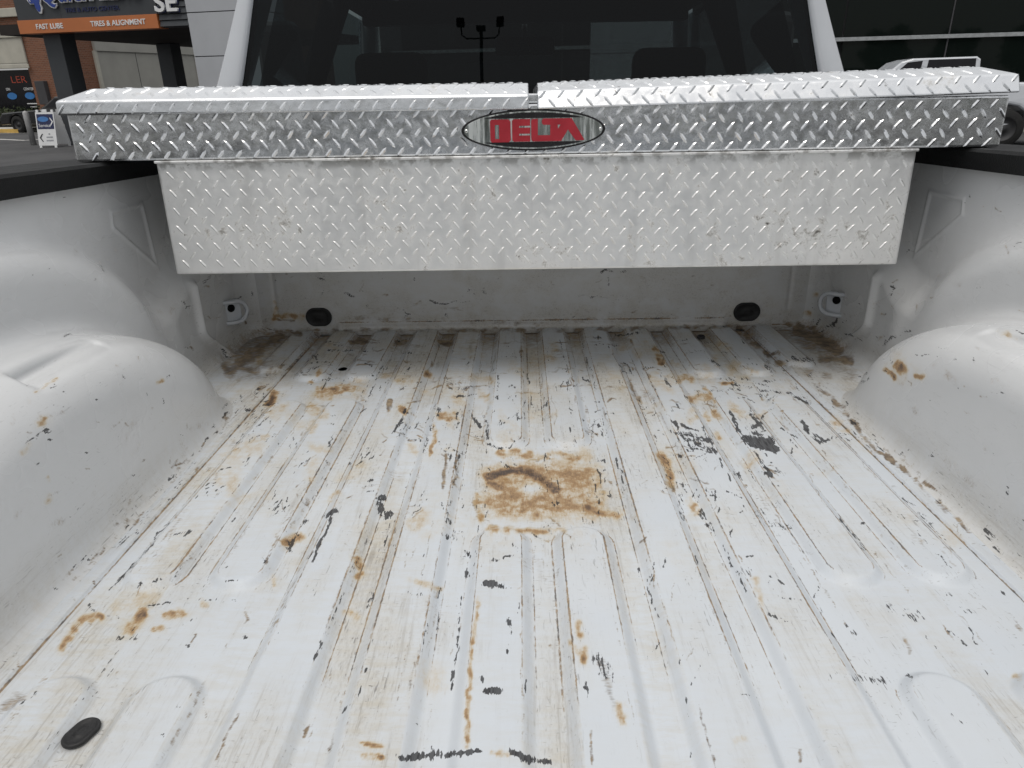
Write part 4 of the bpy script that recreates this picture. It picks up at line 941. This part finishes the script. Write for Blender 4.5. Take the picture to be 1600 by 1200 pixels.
# shell: roof and lower body run forward, posts stand between
sel = [i for i in range(NA)]
vs = [tuple(loc((LO[i][0], y, LO[i][1]))) for y in (2.34, 3.50) for i in range(NA)]
fs = [(i, (i + 1) % NA, NA + (i + 1) % NA, NA + i) for i in range(NA) if (LO[i][1] > .955 and LO[(i + 1) % NA][1] > .955) or (LO[i][1] < .42 and LO[(i + 1) % NA][1] < .42)]
pyobj('cab_shell', vs, fs, M_paint, truck, True)
vs2 = [tuple(loc((LO[i][0] * .97, y, cc[1] + (LO[i][1] - cc[1]) * .93))) for y in (2.10, 3.50) for i in range(NA)]
pyobj('headliner', vs2, [f for f in fs if vs[f[0]][2] + OFF[2] > .9], M_dark, truck, True)
TB.box('cab_floor', -.93, .93, 2.10, 4.3, -.42, -.38, M_dark)
for s in (-1, 1):
    for y, w_ in ((2.98, .12),):
        tube('door_post', [loc((s * .90, y, .40)), loc((s * .84, y, .66)), loc((s * .70, y, .97))], .05, M_dark, truck, 8)
    tube('windscreen_post', [loc((s * .69, 3.5, .98)), loc((s * .80, 3.95, .62)), loc((s * .86, 4.25, .38))], .045, M_paint, truck, 8)
    g1 = [(s * .905, 2.36, .43), (s * .905, 4.12, .43), (s * .715, 3.50, .955), (s * .715, 2.36, .955)]
    pyobj('side_window', [tuple(loc(p)) for p in g1], [(0, 1, 2, 3)], M_glass, truck)
    mrr = TB.box('door_mirror', s * 1.20 - .10, s * 1.20 + .10, 3.78, 3.90, .66, 1.0, M_ink, None, .05, 3)
    TB.box('mirror_arm', min(s * .88, s * 1.12), max(s * .88, s * 1.12), 3.82, 3.87, .66, .71, M_ink, mrr)
wsv = [(-.69, 3.50, .975), (.69, 3.50, .975), (.86, 4.25, .38), (-.86, 4.25, .38)]
pyobj('windscreen', [tuple(loc(p)) for p in wsv], [(0, 1, 2, 3)], M_wind, truck)
extrude('bonnet', [(y - OFF[1], z - OFF[2]) for y, z in ((4.2, .38), (5.3, .30), (5.42, .1), (5.42, -.35), (5.0, -.40))] + [(y - OFF[1], z - OFF[2] + .0) for y, z in arch(4.55, -.50, .46, 10)] + [(4.02 - OFF[1], -.4 - OFF[2])], -.95, .95, M_paint, truck, 'X', .05)
TB.box('windscreen_header', -.70, .70, 3.40, 3.47, .928, 1.02, M_dark, None, .01)
TB.box('dashboard', -.86, .86, 3.75, 4.2, .10, .36, M_dark, None, .05)
def seat(x, y, w_, zt):
    b = TB.box('seat_back', x - w_ / 2, x + w_ / 2, y, y + .16, -.05, zt, M_dark, None, .06, 3)
    TB.box('seat_cushion', x - w_ / 2, x + w_ / 2, y + .165, y + .62, -.1, .05, M_dark, None, .05, 3)
def headrest(x, y, z0, z1, w_):
    h = TB.box('headrest', x - w_ / 2, x + w_ / 2, y, y + .11, z0, z1, M_dark, None, .055, 4)
    for s in (-1, 1): tube('headrest_rod', [loc((x + s * .06, y + .05, z0 - .12)), loc((x + s * .06, y + .05, z0 + .02))], .007, M_steel, h, 6)
TB.box('rear_bench_back', -.75, .75, 2.18, 2.34, -.1, .54, M_dark, None, .06, 3)
seat(-.52, 2.88, .54, .60); seat(.52, 2.88, .54, .60); seat(0, 2.9, .34, .60)
headrest(-.52, 2.95, .56, .79, .28); headrest(.55, 2.95, .56, .79, .28)
headrest(0.0, 2.26, .52, .64, .26)
rvm = TB.box('rear_view_mirror', -.13, .13, 3.42, 3.45, .80, .875, M_ink, None, .02, 3)
tube('mirror_stem', [loc((0, 3.46, .87)), loc((0, 3.5, .95))], .012, M_ink, rvm, 8)

# ================================================================== THE TOOL BOX
BO = np.array([0, 1.62, .4895])
tbx = empty('tool_box', T @ Matrix.Translation(tuple(BO)), 'silver diamond-plate tool box spanning the bed with a red lettered badge', 'tool box')
def tl(p): return tuple(np.asarray(p, float) - BO)
def tbox(name, x0, x1, y0, y1, z0, z1, mat, parent=None, bev=0.0, seg=2):
    return box(name, x0, x1, y0 - BO[1], y1 - BO[1], z0 - BO[2], z1 - BO[2], mat, parent or tbx, bev, seg)
def treads(name, O, S, Tt, ls, lt, mat, parent, ph=(0, 0), h=.0017, inset=.007, seed=0, skip=None, size=1.0):
    """raised lozenges in crossed rows over a flat panel: O corner, S/T unit axes"""
    O, S, Tt = (np.asarray(v, float) for v in (O, S, Tt)); Nn = np.cross(S, Tt)
    p, q = .0339, .0169; Lh, Wh = .0132 * size, .0037 * size
    r = np.random.default_rng(seed)
    vs, fs = [], []
    for j in range(-1, int(lt / q) + 2):
        for i in range(-1, int(ls / p) + 2):
            s0 = (i + .5 * (j % 2)) * p + ph[0]; t0_ = j * q + ph[1]
            if not (inset < s0 < ls - inset and inset * .6 < t0_ < lt - inset * .6): continue
            if skip and skip(s0, t0_): continue
            an = R(50) if j % 2 == 0 else R(-52)
            an += r.normal(0, .03)
            c, s_ = math.cos(an), math.sin(an); k = len(vs); hh = h * r.uniform(.8, 1.15)
            for a, b, z in ((-1, 0, -.0004), (-.42, -1, -.0004), (.42, -1, -.0004), (1, 0, -.0004), (.42, 1, -.0004), (-.42, 1, -.0004), (-.5, 0, hh), (.5, 0, hh)):
                x, y = a * Lh, b * Wh
                # keep inside the panel edges
                ds, dt = x * c - y * s_, x * s_ + y * c
                vs.append(O + S * min(max(s0 + ds, .001), ls - .001) + Tt * min(max(t0_ + dt, .001), lt - .001) + Nn * z)
            fs += [(k, k + 1, k + 6), (k + 1, k + 2, k + 7, k + 6), (k + 2, k + 3, k + 7), (k + 3, k + 4, k + 7), (k + 4, k + 5, k + 6, k + 7), (k + 5, k, k + 6)]
    return pyobj(name, [tl(v) for v in vs], fs, mat, parent, False, 'stuff')
tub = tbox('lower_tub', -.715, .715, 1.400, 1.880, .272, .4885, M_alu2, None, .004)
treads('raised_tread', (-.715, 1.400, .272), (1, 0, 0), (0, 0, 1), 1.43, .205, M_alu2, tub, (.006, .004), .0011, seed=1, size=.95)
treads('raised_tread', (-.715, 1.880, .272), (0, -1, 0), (0, 0, 1), .48, .215, M_alu2, tub, seed=2)
treads('raised_tread', (.715, 1.400, .272), (0, 1, 0), (0, 0, 1), .48, .215, M_alu2, tub, seed=3)
tray = tbox('upper_tray', -.862, .862, 1.394, 1.893, .4905, .579, M_alu, None, .004)
treads('raised_tread', (-.862, 1.394, .4905), (1, 0, 0), (0, 0, 1), 1.724, .0885, M_alu, tray, (.004, .008), .0018, seed=4)
treads('raised_tread', (-.862, 1.893, .4905), (0, -1, 0), (0, 0, 1), .499, .0885, M_alu, tray, seed=5)
treads('raised_tread', (.862, 1.394, .4905), (0, 1, 0), (0, 0, 1), .499, .0885, M_alu, tray, seed=6)
lip = tbox('folded_lip', -.7145, .7145, 1.3905, 1.400 - .0005, .4845, .4900, M_alu2, None, .0022)
tbox('divider_strip', -.010, .010, 1.392, 1.885, .5795, .596, M_alu, None, .003)
def lid(name, s, lean, parent, tilt, label):
    """shallow lid with sloped shoulders; s = -1 left, 1 right"""
    r_ = empty_part(name, parent) if False else None
    xi, xo = .0075, .873
    yf, yb = 1.384, 1.905
    z0, z1, z2 = .5690, .5690 + (.0245 if s < 0 else .031), .6150 if s < 0 else .6155
    f1 = yf + lean                      # top of the front face leans back
    ch = .036
    lv = [ # loops: bottom, top of front face, top
        [(xi, yf, z0), (xo, yf, z0), (xo, yb, z0), (xi, yb, z0)],
        [(xi, f1, z1), (xo, f1, z1), (xo, yb, z1), (xi, yb, z1)],
        [(xi, f1 + ch, z2), (xo - .052, f1 + ch, z2), (xo - .052, yb - .03, z2), (xi, yb - .03, z2)]]
    # crowned top
    def tr(p):
        x, y, z = p
        z = z + tilt * (x - xi) ; return (s * x, y, z)
    bm = bmesh.new(); V = [[bm.verts.new(tl(tr(p))) for p in l] for l in lv]
    for a in range(2):
        for i in range(4): bm.faces.new((V[a][i], V[a][(i + 1) % 4], V[a + 1][(i + 1) % 4], V[a + 1][i]))
    bm.faces.new(V[2]); bm.faces.new(list(reversed(V[0])))
    bmesh.ops.recalc_face_normals(bm, faces=bm.faces[:])
    bmesh.ops.bevel(bm, geom=bm.edges[:], offset=.0035, segments=3, affect='EDGES', profile=.5)
    o = bmobj(name, bm, M_alu, parent); o['label'] = label
    A = lambda p: np.array(tr(p))
    def face(p00, p10, p01, ph, seed, h=.0017):
        P0, P1, P2 = A(p00), A(p10), A(p01)
        if s < 0: P0, P1, P2 = P1, P0, P2 + (P1 - P0)
        S = P1 - P0; Tt = P2 - P0; ls = np.linalg.norm(S); S = S / ls; Tt = Tt - S * (Tt @ S); lt = np.linalg.norm(Tt); Tt = Tt / lt
        treads('raised_tread', P0, S, Tt, ls, lt, M_alu, o, ph, h, .006, seed)
    w1 = xo
    face((xi, yf, z0), (xo, yf, z0), (xi, f1, z1), (.01, .0105 if s < 0 else -.006), 11)
    face((xi, f1, z1), (xo - .04, f1, z1), (xi, f1 + ch, z2), (.016, -.0005), 12, .0014)
    face((xi, f1 + ch, z2), (xo - .052, f1 + ch, z2), (xi, yb - .03, z2), (.0, .004), 13)
    return o
lid('lid', -1, .0015, tbx, .004, 'left lid, closed')
lid('lid', 1, .014, tbx, .0165, 'right lid, resting slightly raised at its outer end')

# ---- badge
bdg_y = 1.3885
EC = (.0, .5335); EA, EB = .1325, .0362
def ell(a, b, n=72, dz=0): return [(EC[0] + a * math.cos(2 * math.pi * i / n) - BO[0], EC[1] + dz + b * math.sin(2 * math.pi * i / n) - BO[2]) for i in range(n)]
gb = N('badge_metal_painted_reflections'); vb = gb.coord((1, 1, .08)); nb_ = gb.noise(vb, 130, 3, .6)
gb.bsdf(gb.mix(gb.step(nb_, .40, .62), (.42, .45, .43), (.86, .88, .85)), gb.step(nb_, .3, .7, .12, .35), 1.0); M_badge = gb.m  # reflections in the plate are put into its colour as upright streaks
badge = extrude('badge', ell(EA, EB), bdg_y - BO[1], 1.3945 - BO[1], M_ink, tbx, 'Y', .0012)
extrude('badge_plate', ell(EA * .962, EB * .905), bdg_y - .0014 - BO[1], bdg_y - .0001 - BO[1], M_badge, badge, 'Y', .0005)
# black crescents above and below the lettering
for s in (1, -1):
    pts = []
    for i in range(31):
        t = math.pi * (.235 + .53 * i / 30); pts.append((EC[0] + EA * .93 * math.cos(t), EC[1] - BO[2] + s * EB * .84 * math.sin(t)))
    pts = [p for p in pts]
    extrude('badge_crescent', pts, bdg_y - .0026 - BO[1], bdg_y - .0015 - BO[1], M_ink, badge, 'Y')
def bp(x, y):    # badge drawing units -> metres
    return (EC[0] + (x - 810) / 1340 * 2 * EA, EC[1] - BO[2] - (y - 306) / 372 * 2 * EB)
letters = [
 [[(410, 224), (424, 208), (578, 208), (600, 226), (600, 396), (580, 412), (424, 412), (410, 398)], [(455, 256), (492, 256), (492, 382), (455, 382)]],
 [[(614, 222), (630, 208), (782, 208), (782, 268), (680, 268), (680, 284), (782, 284), (782, 338), (680, 338), (680, 354), (782, 354), (782, 408), (630, 408), (614, 394)]],
 [[(792, 222), (802, 208), (852, 208), (852, 354), (968, 354), (968, 262), (905, 262), (890, 246), (890, 222), (904, 206), (1165, 206), (1284, 396), (1278, 404), (1205, 404), (1132, 306), (1070, 408), (985, 408), (808, 408), (792, 394)], [(1036, 262), (1064, 262), (1040, 300)]],
]
for q_, lp_ in enumerate(letters):
    sheet2d('lettering', [[bp(*q) for q in l] for l in lp_], bdg_y - .0031 - BO[1], .0012, M_red, badge)
for x in (188, 1434):
    X, Z = bp(x, 306)
    sc = lathe('screw', [(0, -.0022), (.0026, -.0016), (.0034, .0), (.0034, .0012)], M_chrome, badge, 18, 'Y', (X, bdg_y - .0016 - BO[1], Z))
    lathe('screw_recess', [(0, -.0026), (.0011, -.0026), (.0011, -.0016), (0, -.0016)], M_ink, sc, 10, 'Y', (X, bdg_y - .0016 - BO[1], Z))
